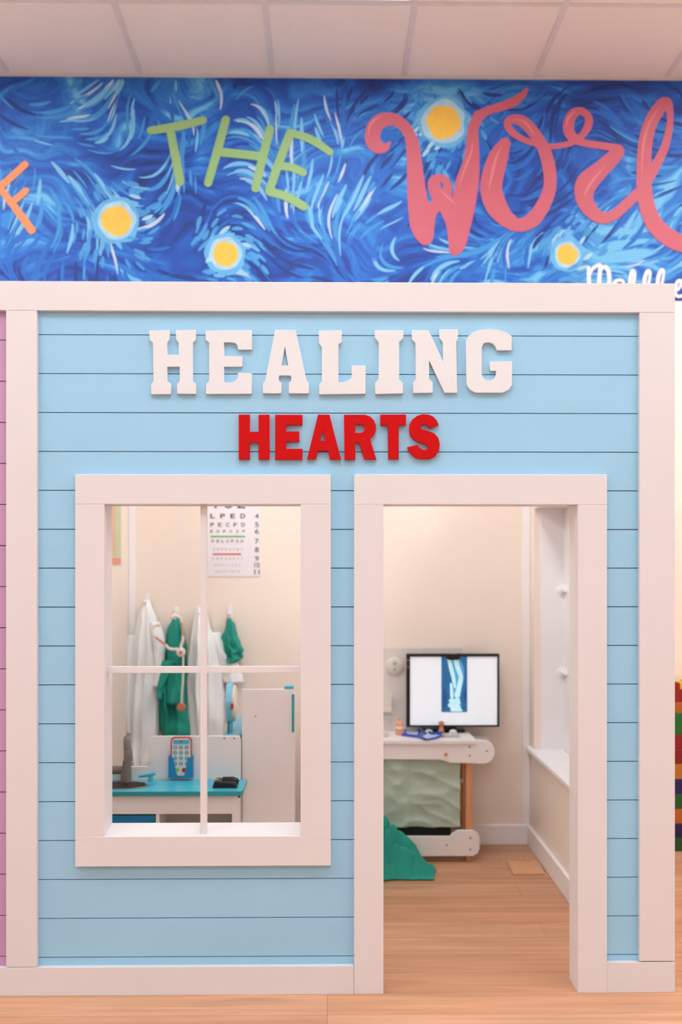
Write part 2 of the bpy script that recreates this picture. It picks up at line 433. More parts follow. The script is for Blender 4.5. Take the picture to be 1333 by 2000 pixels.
m2 = N.new('ShaderNodeMath'); m2.operation = 'MULTIPLY'; m2.inputs[1].default_value = .9; L.new(n2.outputs['Fac'], m2.inputs[0]); L.new(m2.outputs[0], m1.inputs[2])
rp = N.new('ShaderNodeValToRGB'); cr = rp.color_ramp
cr.elements[0].position = .60; cr.elements[0].color = lin((8,42,110)); cr.elements[1].position = 1.08; cr.elements[1].color = lin((104,178,220))
for pos, c in ((.72, (14,64,154)), (.82, (20,88,180)), (.92, (40,126,202))):
    el = cr.elements.new(pos); el.color = lin(c)
L.new(m1.outputs[0], rp.inputs[0]); L.new(rp.outputs[0], p.inputs['Base Color'])
mx0, mx1 = X(-180, BACK), X(1520, BACK)
mural = thing('painted_mural', ((mx0+mx1)/2, BACK-.004, MB), 'deep blue painted wall band with brush strokes and coloured words under the ceiling', 'mural')
bm = B(); box(bm, mx0, mx1, BACK-.004, BACK-.0005, MB, MT); obj('painted_ground', bm, mm, mural)
strokes_m = [mat('stroke_sky', (56,138,204), .6), mat('stroke_pale', (112,178,220), .6), mat('stroke_mid', (26,98,186), .6), mat('stroke_navy', (10,50,128), .6), mat('stroke_white', (180,196,220), .6)]
YM = BACK-.004
SC = BACK/F
bm = B(); rs = random.Random(5)
def ang(x, z):
    return 3.6*noise.noise(Vector((x*1.0+13.1, z*1.3, 2.3)))+1.8*noise.noise(Vector((x*3.4, z*3.3, 4.3)))-.35
cnt = 0
for k in range(1000):
    x = rs.uniform(mx0+.06, mx1-.06); z = rs.uniform(MB+.02, MT-.02)
    n_ = rs.randint(7, 13); st = rs.uniform(.010, .021); pts = []
    ox_, oz_ = x, z
    for i in range(n_):
        a = ang(x, z); x += st*math.cos(a); z += st*math.sin(a)
        if not (mx0+.01 < x < mx1-.01 and MB+.006 < z < MT-.006): break
        pts.append((x, z))
    if len(pts) < 5: continue
    hw = rs.uniform(.004, .011); n_ = len(pts)
    pts = [(a, b, hw*(math.sin(PI*(i+.5)/n_)**.7)) for i, (a, b) in enumerate(pts)]
    lum = noise.noise(Vector((ox_*1.2, oz_*1.5, 7.7)))+.10*rs.uniform(-1, 1)
    if lum > .14: mi = rs.choice((0, 1, 0, 1, 0, 2, 0, 1, 0, 4))
    elif lum > -.12: mi = rs.choice((2, 2, 2, 0, 2, 3, 2, 0))
    else: mi = rs.choice((3, 2, 3, 2))
    ribbon(bm, pts, YM-.0003-cnt*.0000012, mi, caps=False); cnt += 1
obj('brush_strokes', bm, strokes_m, mural)['kind'] = 'stuff'
sunm = mat('mural_yellow', (232,182,70), .6, .05, 20); halo = mat('mural_halo', (96,166,214), .6, .12, 14); halo2 = mat('mural_halo_pale', (158,196,216), .6, .12, 20)
halo3 = mat('mural_soft_halo', (66,142,204), .6, .12, 14)
def blob(bm, cx, cy, r, y, mi, sd):
    c = W(cx, cy, BACK); n_ = 40
    bm.faces.new([bm.verts.new((c.x+r*SC*(1+.16*noise.noise(Vector((math.cos(2*PI*k/n_)*1.6+sd, math.sin(2*PI*k/n_)*1.6, sd))))*math.cos(2*PI*k/n_), y, c.z+r*SC*(1+.16*noise.noise(Vector((math.cos(2*PI*k/n_)*1.6+sd, math.sin(2*PI*k/n_)*1.6, sd+4))))*math.sin(2*PI*k/n_))) for k in range(n_)]).material_index = mi
for i, (cx, cy, r, r2) in enumerate(((229,432,29,58), (441,497,25,50), (868,240,33,60), (1108,498,20,42))):
    bm = B()
    for k_ in range(70):
        a_ = rs.uniform(0, 2*PI); d_ = (r2*(.55+.95*rs.random()**1.3))*SC; c_ = W(cx, cy, BACK)
        x = c_.x+d_*math.cos(a_); z = c_.z+d_*math.sin(a_); pts = []; hw = rs.uniform(.006, .011)
        for q_ in range(7):
            an = ang(x, z); x += .009*math.cos(an); z += .009*math.sin(an); pts.append((x, z, hw*math.sin(PI*(q_+.5)/7)**.7))
        if min(p_[1] for p_ in pts) > MB+.006: ribbon(bm, pts, YM-.00172-.0000012*k_, rs.choice((1, 3, 3, 2)) if d_ < r2*1.0*SC else 3, caps=False)
    blob(bm, cx, cy, r2*.82, YM-.0018, 1, i*2.3); blob(bm, cx, cy, r*1.28, YM-.0019, 2, i*1.7+5); blob(bm, cx, cy, r, YM-.0020, 0, i*3.1+9)
    obj('painted_spot', bm, [sunm, halo, halo2, halo3], mural)
# words
greenp = mat('mural_green', (142,176,114), .6, .02); orangep = mat('mural_orange', (226,134,84), .6, .02)
pinkp = mat('mural_pink', (194,92,106), .6, .03); pinko = mat('mural_pink_edge', (186,98,150), .6); pinkh = mat('mural_pink_light', (212,118,124), .6); whitep = mat('mural_white', (236,224,226), .6)
def cv(pts, o, s):   # crop coordinates -> world x,z,(halfwidth)
    out = []
    for q in pts:
        wv = W(o[0]+q[0]/s, o[1]+q[1]/s, BACK)
        out.append((wv.x, wv.z) + ((q[2]/s*SC,) if len(q) > 2 else ()))
    return out
def letter(name, strokes, o, s, m, hw=None, edge=None, smooth=4, y=None):
    bm = B(); y = y or YM-.0035
    for si, st in enumerate(strokes):
        y -= 2e-4
        q = [tuple(a)+((hw,) if len(a) == 2 else ()) for a in st]
        q = cv(q, o, s); q = catmull(q, smooth)
        if edge: ribbon(bm, [(a, b, c+edge*SC) for a, b, c in q], y+.0006, 1)
        ribbon(bm, q, y, 0)
    return obj(name, bm, [m, pinko] if edge else m, mural)
o8, s8 = (0, 200), 1.99
letter('letter_t', [[(588,112,15),(690,96,17),(792,72,15)], [(664,112,16),(684,210,17),(702,310,17)]], o8, s8, greenp)
letter('letter_h', [[(880,70,16),(846,195,17),(811,315,16)], [(1052,106,16),(1020,230,17),(995,336,16)], [(862,196,17),(940,204,17),(1012,212,17)]], o8, s8, greenp)
letter('letter_e', [[(1130,122,17),(1085,240,17),(1048,348,16)], [(1135,122,15),(1210,146,16),(1284,195,14)], [(1095,250,15),(1140,256,16),(1180,275,15)], [(1050,350,16),(1110,366,17),(1182,406,17)]], o8, s8, greenp)
letter('letter_f', [[(100,244,14),(50,290,14),(-30,360,14)], [(-70,250,14),(30,370,14),(126,498,16)], [(50,392,13),(78,368,13),(104,346,13)]], o8, s8, orangep)
# W outline
o6, s6 = (700, 160), 5.127
tail = [(-2,200),(80,165),(180,130),(260,95),(335,42),(325,85),(270,150),(180,185),(90,210),(40,250),(15,310)]
tail = [((930+a/3.308-700)*5.127, (b/3.308)*5.127) for a, b in tail]
Wp = [(325,605),(310,660),(280,700),(220,718),(150,700),(95,640),(75,560),(90,460),(140,380),(210,330),(290,318),(380,330),(450,370),(520,440),(570,530),(605,620),(640,850),(670,1060),(703,1215),(750,1185),(715,1100),(703,1020),(735,960),(800,935),(870,945),(915,990),(935,1060),(935,1150),(955,1160),(985,990),(1050,830),(1080,700),(1095,560),(1115,440),(1160,340)]+tail+[(1200,560),(1210,760),(1205,1000),(1160,1290),(1110,1500),(1070,1650),(1020,1715),(965,1735),(925,1710),(910,1590),(890,1450),(860,1370),(820,1295),(780,1340),(760,1440),(750,1560),(725,1610),(680,1635),(620,1610),(540,1490),(515,1350),(500,1100),(495,800),(480,590),(440,500),(380,450),(320,438),(260,460),(225,510),(215,570),(240,615),(280,630)]
Wh = [(838,1000),(860,1040),(850,1085),(825,1060),(820,1020)]
Wo = catmull(cv(Wp, o6, s6), 3, True); Wi = catmull(cv(Wh, o6, s6), 3, True)
me = outline_mesh('letter_w', [Wo, Wi], YM-.0038, YM-.0034)
lw = link('letter_w', me, pinkp, mural)
bm = B(); ribbon(bm, [(a, b, 1.3*SC) for a, b in Wo], YM-.0030, 0, closed=True); ribbon(bm, [(a, b, 1.3*SC) for a, b in Wi], YM-.0030, 0, closed=True)
obj('letter_edge', bm, pinko, lw)
def hl(parent, sts, o, s):
    for st in sts:
        bm = B(); q = catmull(cv(st, o, s), 4); n_ = len(q)
        ribbon(bm, [(a, b, c*math.sin(PI*(i+.4)/n_)) for i, (a, b, c) in enumerate(q)], YM-.0052, 0, caps=False)
        obj('paint_highlight', bm, pinkh, parent)
hl(lw, [[(105,560,10),(115,460,10),(170,385,10),(240,345,8)], [(1150,600,9),(1130,720,12),(1060,900,12),(1010,1060,9)], [(830,1100,7),(900,1160,10),(980,1240,7)]], o6, s6)
o7, s7 = (930, 160), 3.308
lo = letter('letter_o', [[(188,402,34),(150,480,58),(112,600,66),(100,700,66),(130,800,66),(190,880,52),(270,928,40),(360,900,44),(430,810,42),(475,700,38),(478,600,38),(460,500,38),(430,420,35),(380,340,34),(310,265,34),(240,245,26),(205,270,22),(225,320,20),(280,362,17),(340,390,15),(420,412,14),(500,422,14),(600,405,15),(640,385,17)]], o7, s7, pinkp, edge=1.3)
hl(lo, [[(170,410,5),(130,500,9),(100,620,9),(85,700,7)], [(255,245,4),(320,270,7),(380,350,6)]], o7, s7)
lr = letter('letter_r', [[(600,405,13),(680,355,17),(722,295,22),(728,235,22),(680,192,20),(625,215,28),(597,290,32),(622,360,30),(700,398,20),(800,415,20),(880,428,22),(930,445,28),(890,490,42),(800,575,52),(715,660,66),(700,750,54),(740,830,44),(810,882,35),(890,865,30),(960,805,29),(1050,720,30)]], o7, s7, pinkp, edge=1.3)
hl(lr, [[(585,300,5),(595,240,9),(640,195,6)], [(840,540,4),(740,660,9),(700,740,7)]], o7, s7)
ll = letter('letter_l', [[(1120,640,20),(1150,570,27),(1210,450,24),(1245,330,20),(1255,220,18),(1232,135,30),(1180,180,38),(1120,290,40),(1092,420,42),(1085,560,44),(1087,700,46),(1110,820,48),(1160,930,52),(1250,1010,54),(1350,1050,52),(1460,1030,48)]], o7, s7, pinkp, edge=1.3)
hl(ll, [[(1200,150,4),(1120,270,9),(1080,420,9),(1070,600,8)]], o7, s7)
o9, s9 = (1140, 480), 6.907
letter('small_lettering', [[(68,300,22),(72,400,27),(78,560,28)], [(80,400,20),(130,310,22),(215,262,22),(230,300,28),(215,420,30),(212,560,30)], [(228,330,20),(285,290,26),(335,340,30),(348,440,28),(345,560,28)],
    [(390,560,20),(430,490,24),(500,470,20),(540,500,20),(520,570,22)], [(625,570,26),(630,440,26),(665,350,28),(690,400,22),(665,570,22)], [(818,570,26),(828,440,27),(868,350,28),(900,390,20),(865,570,20)],
    [(1000,570,27),(1008,430,27),(1055,335,28),(1082,380,18),(1050,560,20)], [(1270,600,20),(1312,540,22),(1310,480,22),(1268,490,22),(1235,580,24),(1240,660,24),(1290,692,22),(1380,660,20)]], o9, s9, whitep, y=YM-.0032)

# ------------------------------------------------------------------ sign letters on the boards
def L3(loops, o, s, name, m, label, group, th):
    cvt = []
    for lp in loops:
        cvt.append([(W(o[0]+a/s, o[1]+b/s, YP-th).x, W(o[0]+a/s, o[1]+b/s, YP-th).z) for a, b in lp])
    me = outline_mesh(name, cvt, YP-th, YP-.0002, bevel=.0008)
    o_ = link(name, me, m); return prop(o_, label, 'sign letter', group)
GW = 'white slab letters spelling HEALING'; GR = 'red block letters spelling HEARTS'
cA, sA = (280, 630), 5.554; cB = (500, 630); cC, sC = (720, 630), 4.443; cD, sD = (455, 800), 6.348; cE = (660, 800)
wh = [
 ('H', [[(66,85),(288,80),(288,183),(262,215),(265,348),(388,348),(388,215),(358,183),(355,80),(573,78),(573,185),(542,215),(540,635),(577,662),(577,772),(370,772),(370,660),(398,635),(398,478),(263,478),(263,635),(303,660),(303,775),(88,778),(88,662),(113,635),(106,215),(70,185)]], cA, sA, 'leftmost white letter, a slab H on the blue boards'),
 ('E', [[(678,87),(1183,80),(1183,293),(1032,293),(1022,245),(1000,222),(960,214),(880,214),(880,362),(1078,366),(1078,478),(880,478),(880,648),(960,648),(1005,630),(1028,595),(1028,547),(1180,547),(1180,772),(684,774),(684,662),(718,635),(716,215),(680,190)]], cA, sA, 'white slab letter E between the white H and A'),
 ('A', [[(212,80),(435,78),(555,630),(580,655),(580,768),(360,768),(360,655),(388,628),(388,590),(375,574),(262,572),(252,590),(252,630),(282,655),(280,768),(78,768),(80,655),(105,630)], [(318,262),(355,465),(280,465)]], cB, sA, 'white slab letter A with a small triangular hole'),
 ('L', [[(686,87),(937,83),(937,210),(900,235),(900,648),(950,645),(1000,632),(1035,605),(1043,570),(1043,465),(1195,463),(1195,772),(690,778),(690,665),(720,635),(718,265),(688,225)]], cB, sA, 'white slab letter L in the middle of the upper word'),
 ('I', [[(57,65),(307,65),(307,133),(270,168),(270,490),(303,525),(303,614),(62,620),(60,525),(92,490),(92,170),(58,130)]], cC, sC, 'white slab letter I right of the L'),
 ('N', [[(380,65),(525,65),(653,340),(648,165),(620,135),(618,58),(780,58),(780,140),(765,165),(775,608),(663,608),(530,330),(530,488),(562,515),(562,608),(390,612),(390,520),(415,490),(412,175),(380,145)]], cC, sC, 'white slab letter N next to the final G'),
 ('G', [[(850,150),(868,120),(910,85),(970,62),(1050,55),(1130,62),(1200,85),(1247,118),(1247,240),(1118,240),(1105,205),(1080,180),(1040,170),(1005,180),(988,215),(988,450),(1000,480),(1030,500),(1070,500),(1100,480),(1112,445),(1112,418),(1058,418),(1058,335),(1250,335),(1250,540),(1225,580),(1170,608),(930,608),(880,580),(855,535)]], cC, sC, 'rightmost white letter, a rounded G on the blue boards')]
for ch, lp, o, s, lab in wh: L3(lp, o, s, 'white_letter_'+ch.lower(), whitelet, lab, GW, .013)
rd = [
 ('H', [[(77,62),(213,62),(213,273),(322,273),(322,62),(459,62),(459,617),(322,617),(322,410),(213,410),(213,617),(77,617)]], cD, 'leftmost red block letter, an H'),
 ('E', [[(528,64),(868,64),(868,190),(665,190),(665,270),(828,270),(828,398),(665,398),(665,485),(868,485),(868,620),(528,620)]], cD, 'red block letter E beside the red H'),
 ('A', [[(1060,62),(1203,62),(1346,617),(1207,617),(1185,510),(1058,510),(1035,615),(924,615)], [(1120,255),(1152,385),(1088,385)]], cD, 'red block letter A with a small triangular hole'),
 ('R', [[(82,64),(340,62),(400,80),(450,125),(478,190),(480,250),(460,310),(408,370),(484,617),(335,617),(268,410),(222,410),(222,620),(88,620)], [(222,185),(300,185),(330,205),(338,235),(328,268),(300,285),(222,287)]], cE, 'red block letter R between the red A and T'),
 ('T', [[(533,62),(852,60),(852,192),(762,195),(762,612),(632,612),(625,195),(533,192)]], cE, 'red block letter T beside the red S'),
 ('S', [[(1257,190),(1235,135),(1190,85),(1130,60),(1060,55),(990,75),(930,120),(895,185),(890,255),(905,320),(945,370),(1010,405),(1080,425),(1118,445),(1125,475),(1100,500),(1070,500),(1030,480),(990,435),(868,465),(900,535),(970,600),(1040,612),(1150,612),(1215,580),(1262,510),(1272,430),(1255,350),(1200,290),(1130,265),(1050,240),(1028,210),(1040,188),(1080,180),(1115,195),(1148,235)]], cE, 'rightmost red letter, a curved block S')]
for ch, lp, o, lab in rd: L3(lp, o, sD, 'red_letter_'+ch.lower(), redlet, lab, GR, .014)

# ------------------------------------------------------------------ eye chart on the back wall
chartm = mat('chart_paper', (243,236,240), .5, .006); ink = mat('chart_ink', (30,42,38), .6); inkm = mat('chart_grey_ink', (95,92,92), .6); inkl = mat('chart_small_ink', (158,150,150), .6)
green = mat('chart_green', (60,175,80), .5); redc = mat('chart_red', (214,52,44), .5)
YC = BACK-.003
t = thing('eye_chart', (X(458, YC), YC, Z(1126, YC)), 'white eye test chart with letter rows and green and red lines', 'eye chart')
bm = B(); pbox(bm, 403, 860, 509, 1126, YC, BACK-.0005); obj('chart_sheet', bm, chartm, t)
def co(x, y): return (390+x/6.348, 970+y/6.348)
rows = [('TOZ', 150, 570, 40, 145, 'i'), ('LPED', 137, 568, 213, 270, 'i'), ('PECFD', 137, 568, 325, 372, 'm'), ('EDFCZP', 137, 568, 414, 446, 'm'), ('FELOPZD', 155, 548, 536, 568, 'm'), ('DEFPOTEC', 172, 540, 642, 664, 'l'), ('LEFODPCT', 165, 545, 757, 778, 'l'), ('FDPLTCEO', 198, 512, 840, 858, 'l'), ('PEZOLCFTD', 200, 505, 918, 936, 'l')]
mk = {'i': ink, 'm': inkm, 'l': inkl}
for s_, a, b, c, d, k in rows:
    n_ = len(s_); hgt = d-c; cwid = min(hgt*1.0, (b-a)/n_*.8); mes = []
    for i, chh in enumerate(s_):
        x0 = a+(b-a-cwid)*i/(n_-1); p0 = co(x0, d); p1 = co(x0+cwid, c)
        mes.append(text_mesh(chh, X(p0[0], YC), X(p1[0], YC), Z(p0[1], YC), Z(p1[1], YC), YC-.0004, bold=.02))
    if hgt > 30:
        for me_ in mes: obj('chart_letter', join_meshes([me_]), mk[k], t)
    else: obj('letter_row', join_meshes(mes), mk[k], t)
for s_, yy in (('3', 60), ('4', 242), ('5', 348), ('6', 430), ('7', 553), ('8', 658), ('9', 768), ('10', 850), ('11', 932)):
    hh = 30; x0, x1 = (690, 738) if len(s_) == 1 else (684, 748)
    p0 = co(x0, yy+hh); p1 = co(x1, yy-hh)
    obj('row_number', join_meshes([text_mesh(s_, X(p0[0], YC), X(p1[0], YC), Z(p0[1], YC), Z(p1[1], YC), YC-.0004, bold=.015)]), inkm, t)
for (a, b, yy, m_) in ((140, 566, 495, green), (168, 520, 714, redc)):
    p0 = co(a, yy+9); p1 = co(b, yy-9); bm = B(); pbox(bm, p0[0], p1[1], p1[0], p0[1], YC-.0006, YC-.0001); obj('colour_line', bm, m_, t)

# poster on the left interior wall
XP = XI+.003
def yl(px): return XP/ (math.tan(math.atan((px-CX)/F)+YAW))
ya, yb = yl(217), yl(237)
t = thing('wall_poster', (XP, (ya+yb)/2, Z(1100, 4.4)), 'faded green and peach poster hung on the left inner wall', 'poster')
pg = mat('poster_green', (206,212,170), .6, .05, 20); pp = mat('poster_peach', (232,184,160), .6, .04); ps = mat('poster_salmon', (240,150,136), .6, .04)
bm = B(); box(bm, XI+.0005, XP, ya, yb, Z(1102, 4.45), Z(940, 4.45)); obj('poster_sheet', bm, pg, t)
bm = B(); box(bm, XP+.0001, XP+.0006, ya+.04, ya+.09, Z(1085, 4.45), Z(945, 4.45)); obj('printed_column', bm, pp, t)
bm = B(); box(bm, XP+.0001, XP+.0006, ya, yb, Z(1102, 4.45), Z(1090, 4.45)); obj('bottom_band', bm, ps, t)

# ------------------------------------------------------------------ hooks and hanging clothes
def hook(px, py, lab):
    c = W(px, py, BACK); t = thing('wall_hook', (c.x, BACK, c.z-.02), lab, 'hook', 'white hooks on the back wall')
    bm = B(); prism(bm, rounded(c.x-.011, c.x+.011, c.z-.05, c.z+.022, .009), BACK-.007, BACK-.0005); obj('hook_plate', bm, paint_lit, t, bevel=.001)
    bm = B(); tube(bm, [(c.x, BACK-.006, c.z-.04), (c.x, BACK-.03, c.z-.045), (c.x, BACK-.05, c.z-.03), (c.x, BACK-.055, c.z-.012)], [.006, .006, .006, .007], 10); obj('hook_arm', bm, paint_lit, t, smooth=True)
hook(288, 1168, 'leftmost white wall hook, holding the long white coat')
hook(345, 1194, 'white wall hook holding the teal gown and stethoscope')
hook(392, 1190, 'white wall hook behind the window mullion')
hook(450, 1191, 'rightmost white wall hook, holding the short teal cloth')

def drape(name, rows_, Yb, depth, folds, seed, m, parent=None, amp=.012, diag=0.0, lab=None, cat=None, thick=.004, group=None, kids=None):
    """rows_: (py, pxl, pxr) in photo rows; cloth hangs on the wall plane Yb, bulging towards the room"""
    rr = catmull([tuple(map(float, r)) for r in rows_], 7); nu = 44; bm = B(); grid = []
    for j, (py, a, b) in enumerate(rr):
        v_ = j/(len(rr)-1); row = []
        for i in range(nu+1):
            u = i/nu; e_ = math.sin(PI*u)
            px = a+(b-a)*u
            wv = W(px, py, Yb)
            wd = min(1, (b-a)/60)
            ph = folds*PI*2*(u+diag*v_)+seed
            r1 = (1-abs(math.sin(ph*.5+1.2*noise.noise(Vector((u*2, v_*2.5, seed))))))**1.4
            f = amp*2.2*(r1-.35)*wd+amp*1.6*noise.noise(Vector((u*3.1+seed, v_*6, seed*1.7)))*wd
            dpt = depth*(e_**.55)*(.35+.65*min(1, v_*3+.2))+f*min(1, e_*2.5)
            jx = amp*.5*noise.noise(Vector((v_*9, seed, u*2)))
            row.append(bm.verts.new((wv.x+jx, Yb-.004-max(dpt, .0), wv.z)))
        grid.append(row)
    for j in range(len(grid)-1):
        for i in range(nu):
            bm.faces.new((grid[j][i], grid[j+1][i], grid[j+1][i+1], grid[j][i+1]))
    o_ = obj(name, bm, m, parent, smooth=True)
    sm = o_.modifiers.new('thickness', 'SOLIDIFY'); sm.thickness = thick; sm.offset = -1
    if lab: prop(o_, lab, cat, group)
    return o_
YBK = BACK-.012
coat = drape('lab_coat', [(1172,283,293),(1200,272,305),(1240,262,315),(1300,256,318),(1370,252,316),(1430,250,312),(1475,254,300),(1510,262,292)], YBK, .06, 3, 1.3, cloth_w, lab='long white lab coat on the leftmost hook, above the faucet', cat='coat')
drape('sleeve', [(1240,252,268),(1275,245,262),(1320,247,260),(1380,246,258),(1430,250,262)], YBK, .035, 1, 3.1, cloth_w, coat, amp=.008)
drape('sleeve', [(1215,296,312),(1250,300,322),(1290,304,322),(1340,302,318)], YBK-.03, .03, 1, 5.1, cloth_w, coat, amp=.008)
gown = drape('surgical_gown', [(1204,342,350),(1225,330,358),(1262,323,366),(1300,318,366),(1340,312,366),(1390,313,374),(1418,314,382),(1442,318,378)], YBK, .06, 2.4, 4.2, cloth_g, lab='long teal surgical gown hanging behind the toy phone', cat='gown', amp=.016, diag=.4)
drape('sleeve', [(1290,318,346),(1320,314,332),(1345,309,322),(1364,310,318)], YBK-.05, .03, 1, 1.1, cloth_g, gown, amp=.01)
drape('sleeve', [(1300,328,364),(1335,328,362),(1373,328,362)], YBK-.055, .035, 1.3, 2.7, cloth_g, gown, amp=.010)
coat2 = drape('white_coat', [(1184,386,400),(1220,378,412),(1260,370,426),(1310,366,436),(1360,364,440),(1410,368,438),(1450,374,434),(1490,380,428)], YBK, .065, 3, 6.3, cloth_w, lab='white coat crossed by the window mullion, between the two teal cloths', cat='coat')
drape('sleeve', [(1235,410,430),(1270,418,446),(1305,428,470),(1332,440,477)], YBK-.002, .03, 1.2, 2.1, cloth_w, coat2, amp=.006)
cap = drape('teal_cloth', [(1203,448,453),(1222,441,459),(1245,434,467),(1268,436,474),(1282,440,476),(1294,440,462)], YBK, .055, 2.3, 8.3, cloth_g, lab='short teal cloth bundle on the rightmost hook below the eye chart', cat='cloth', amp=.02, diag=-.3)
bm = B(); c = W(461, 1288, YBK-.03); lathe(bm, (c.x, c.y, c.z), [(.004, -.008), (.009, -.004), (.009, .004), (.004, .008)], 'y'); obj('care_tag', bm, mat('tag_navy', (48,52,120), .6), cap, smooth=True)

# stethoscope
YS = BACK-.125
t = thing('toy_stethoscope', tuple(W(354, 1273, YS)), 'toy stethoscope with cream tubing hanging over the teal gown', 'stethoscope')
def s3(pts, dy=0): return [tuple(W(210+a/6.667, 1140+b/6.667, YS+dy)) for a, b in pts]
for pts_, r_ in ((s3(catmull([(655,535),(605,560),(580,620),(600,670),(630,695)], 5)), .0058), (s3(catmull([(760,795),(800,840),(860,858),(920,850)], 5)), .007),
    (s3(catmull([(840,435),(900,425),(955,450),(968,500)], 5)), .0062), (s3(catmull([(985,680),(985,740),(965,800),(955,850)], 5)), .007), (s3([(990,940),(985,1300),(975,1400)])+[tuple(W(355.5, 1374, YS))], .0046)):
    bm = B(); tube(bm, pts_, r_, 10); obj('cream_tubing', bm, cream, t, smooth=True)
for pts in ([(625,690),(695,745),(765,800)], [(968,500),(980,590),(985,685)]):
    bm = B(); tube(bm, s3(pts), .0052, 10); obj('binaural_tube', bm, copper, t, smooth=True)
for q_ in ((665,535), (845,437)):
    bm = B(); c = Vector(s3([q_])[0]); lathe(bm, c, [(.004, -.008), (.009, -.004), (.009, .004), (.004, .008)], 'x'); obj('ear_tip', bm, cream, t, smooth=True)
bm = B(); c = Vector(s3([(962, 892)])[0]); lathe(bm, c, [(.016, -.012), (.021, -.008), (.021, .006), (.018, .008)], 'y'); hub = obj('round_hub', bm, cream, t, smooth=True)
bm = B(); lathe(bm, c+Vector((0, -.012, 0)), [(.004, -.003), (.006, 0), (.006, .001)], 'y'); obj('red_centre', bm, redp, hub, smooth=True)
bm = B(); c = W(355, 1381, YS); lathe(bm, c, [(.016, -.010), (.0195, -.007), (.0195, .006), (.017, .008)], 'y'); obj('chest_piece', bm, mat('terracotta', (204,118,84), .5), t, smooth=True)

# ------------------------------------------------------------------ toy kitchen
YKb = 4.02; YKf = 3.79; zc = Z(1523, YKb-.015); xk0 = XI+.04; xk1 = X(472, YKb)
zc = H-417/F*4.0
kit = thing('toy_kitchen', ((xk0+xk1)/2, 3.9, 0), 'white toy kitchen unit with turquoise worktop and a round grey sink', 'toy kitchen')
# worktop
a0, a1 = xk0-.01, X(471, YKf)+.006
sx, sy, srx, sry = X(238, 3.9), 3.895, .098, .062
bm = B(); th = .017
pts = [(a0, YKf), (a1-.012, YKf), (a1, YKf+.012), (a1+.0, YKb-.018), (a0, YKb-.018)]
ov = [(sx+srx*math.cos(2*PI*k/40), sy+sry*math.sin(2*PI*k/40)) for k in range(40)]
cu = bpy.data.curves.new('c', 'CURVE'); cu.dimensions = '2D'; cu.fill_mode = 'BOTH'; cu.extrude = th/2
for lp in (pts, ov):
    s_ = cu.splines.new('POLY'); s_.points.add(len(lp)-1); s_.use_cyclic_u = True
    for q_, (x, y) in zip(s_.points, lp): q_.co = (x, y, 0, 1)
tm = bpy.data.objects.new('tmp', cu); C.objects.link(tm); dg = bpy.context.evaluated_depsgraph_get(); dg.update()
me = bpy.data.meshes.new_from_object(tm.evaluated_get(dg)); bpy.data.objects.remove(tm); me.materials.clear()
me.transform(Matrix.Translation((0, 0, zc-th/2)))
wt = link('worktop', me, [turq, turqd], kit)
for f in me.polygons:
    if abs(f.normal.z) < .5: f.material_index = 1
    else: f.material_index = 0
bm = B()
prof = [(1.10, .0012), (1.08, .004), (1.0, .003), (.95, -.012), (.85, -.045), (.5, -.058), (.05, -.06)]
rings = []
for r_, h_ in prof: rings.append([bm.verts.new((sx+srx*r_*math.cos(2*PI*k/40), sy+sry*r_*math.sin(2*PI*k/40), zc+h_)) for k in range(40)])
for ri, (a, b) in enumerate(zip(rings, rings[1:])):
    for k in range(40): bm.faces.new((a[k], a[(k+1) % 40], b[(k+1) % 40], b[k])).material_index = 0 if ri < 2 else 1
bm.faces.new(rings[-1]).material_index = 1
obj('sink_basin', bm, [grey, greyd], kit, smooth=True)
# splashboard with step
z_hi = Z(1436, YKb); z_lo = Z(1495, YKb)
xs_ = X(295, YKb); r = .018
sb = [(xk0, 0), (xk1, 0)] + [(xk1-r*(1-math.cos(a)), z_hi-r+r*math.sin(a)) for a in [k*PI/10 for k in range(6)]]
sb += [(xs_+r-r*math.sin(a), z_hi-r+r*math.cos(a)) for a in [k*PI/10 for k in range(6)]]
sb += [(xs_-r+r*math.cos(a), z_lo+r-r*math.sin(a)) for a in [k*PI/10 for k in range(6)]] + [(xk0, z_lo)]
bm = B(); prism(bm, sb, YKb-.016, YKb); spl = obj('splashboard', bm, toyw, kit, bevel=.0015)
for px_ in (439, 458):
    c = W(px_, 1442, YKb-.017); bm = B(); lathe(bm, c, [(.0028, -.001), (.0032, 0), (.0032, .002)], 'y', 12); obj('screw_cap', bm, screw, spl, smooth=True)
# carcass
zt_ = zc-th
def zk(py): return Z(py, YKf+.02)
bm = B(); xl_, xr_ = xk0, X(454, YKf+.02)
box(bm, xl_, xr_, YKf+.02, YKf+.034, zk(1589), zt_); obj('apron', bm, toyw, kit, bevel=.001)
bm = B(); box(bm, xr_, xr_+.014, YKf+.02, YKb-.017, 0, zt_); obj('side_panel', bm, toyw, kit, bevel=.001)
bm = B(); box(bm, xl_-.014, xl_, YKf+.02, YKb-.017, 0, zt_); obj('side_panel', bm, toyw, kit, bevel=.001)
xd_ = X(305, YKf+.02); xd2 = X(312, YKf+.02)
bm = B(); box(bm, xd_, xd2, YKf+.02, YKb-.017, 0, zk(1589)-.0005); obj('divider', bm, toyw, kit, bevel=.001)
bm = B(); box(bm, xl_+.002, xr_-.002, YKf+.03, YKb-.02, .0, .03); box(bm, xd2+.001, xr_-.001, YKb-.03, YKb-.019, .03, zk(1589)-.001, 0); obj('back_panel', bm, shade, kit)
bm = B(); box(bm, xl_+.004, xd_-.003, YKf+.018, YKf+.03, .05, zk(1592)); box(bm, xl_+.02, xd_-.018, YKf+.014, YKf+.018, .07, zk(1600)); dr = obj('door', bm, dblue, kit, bevel=.003)
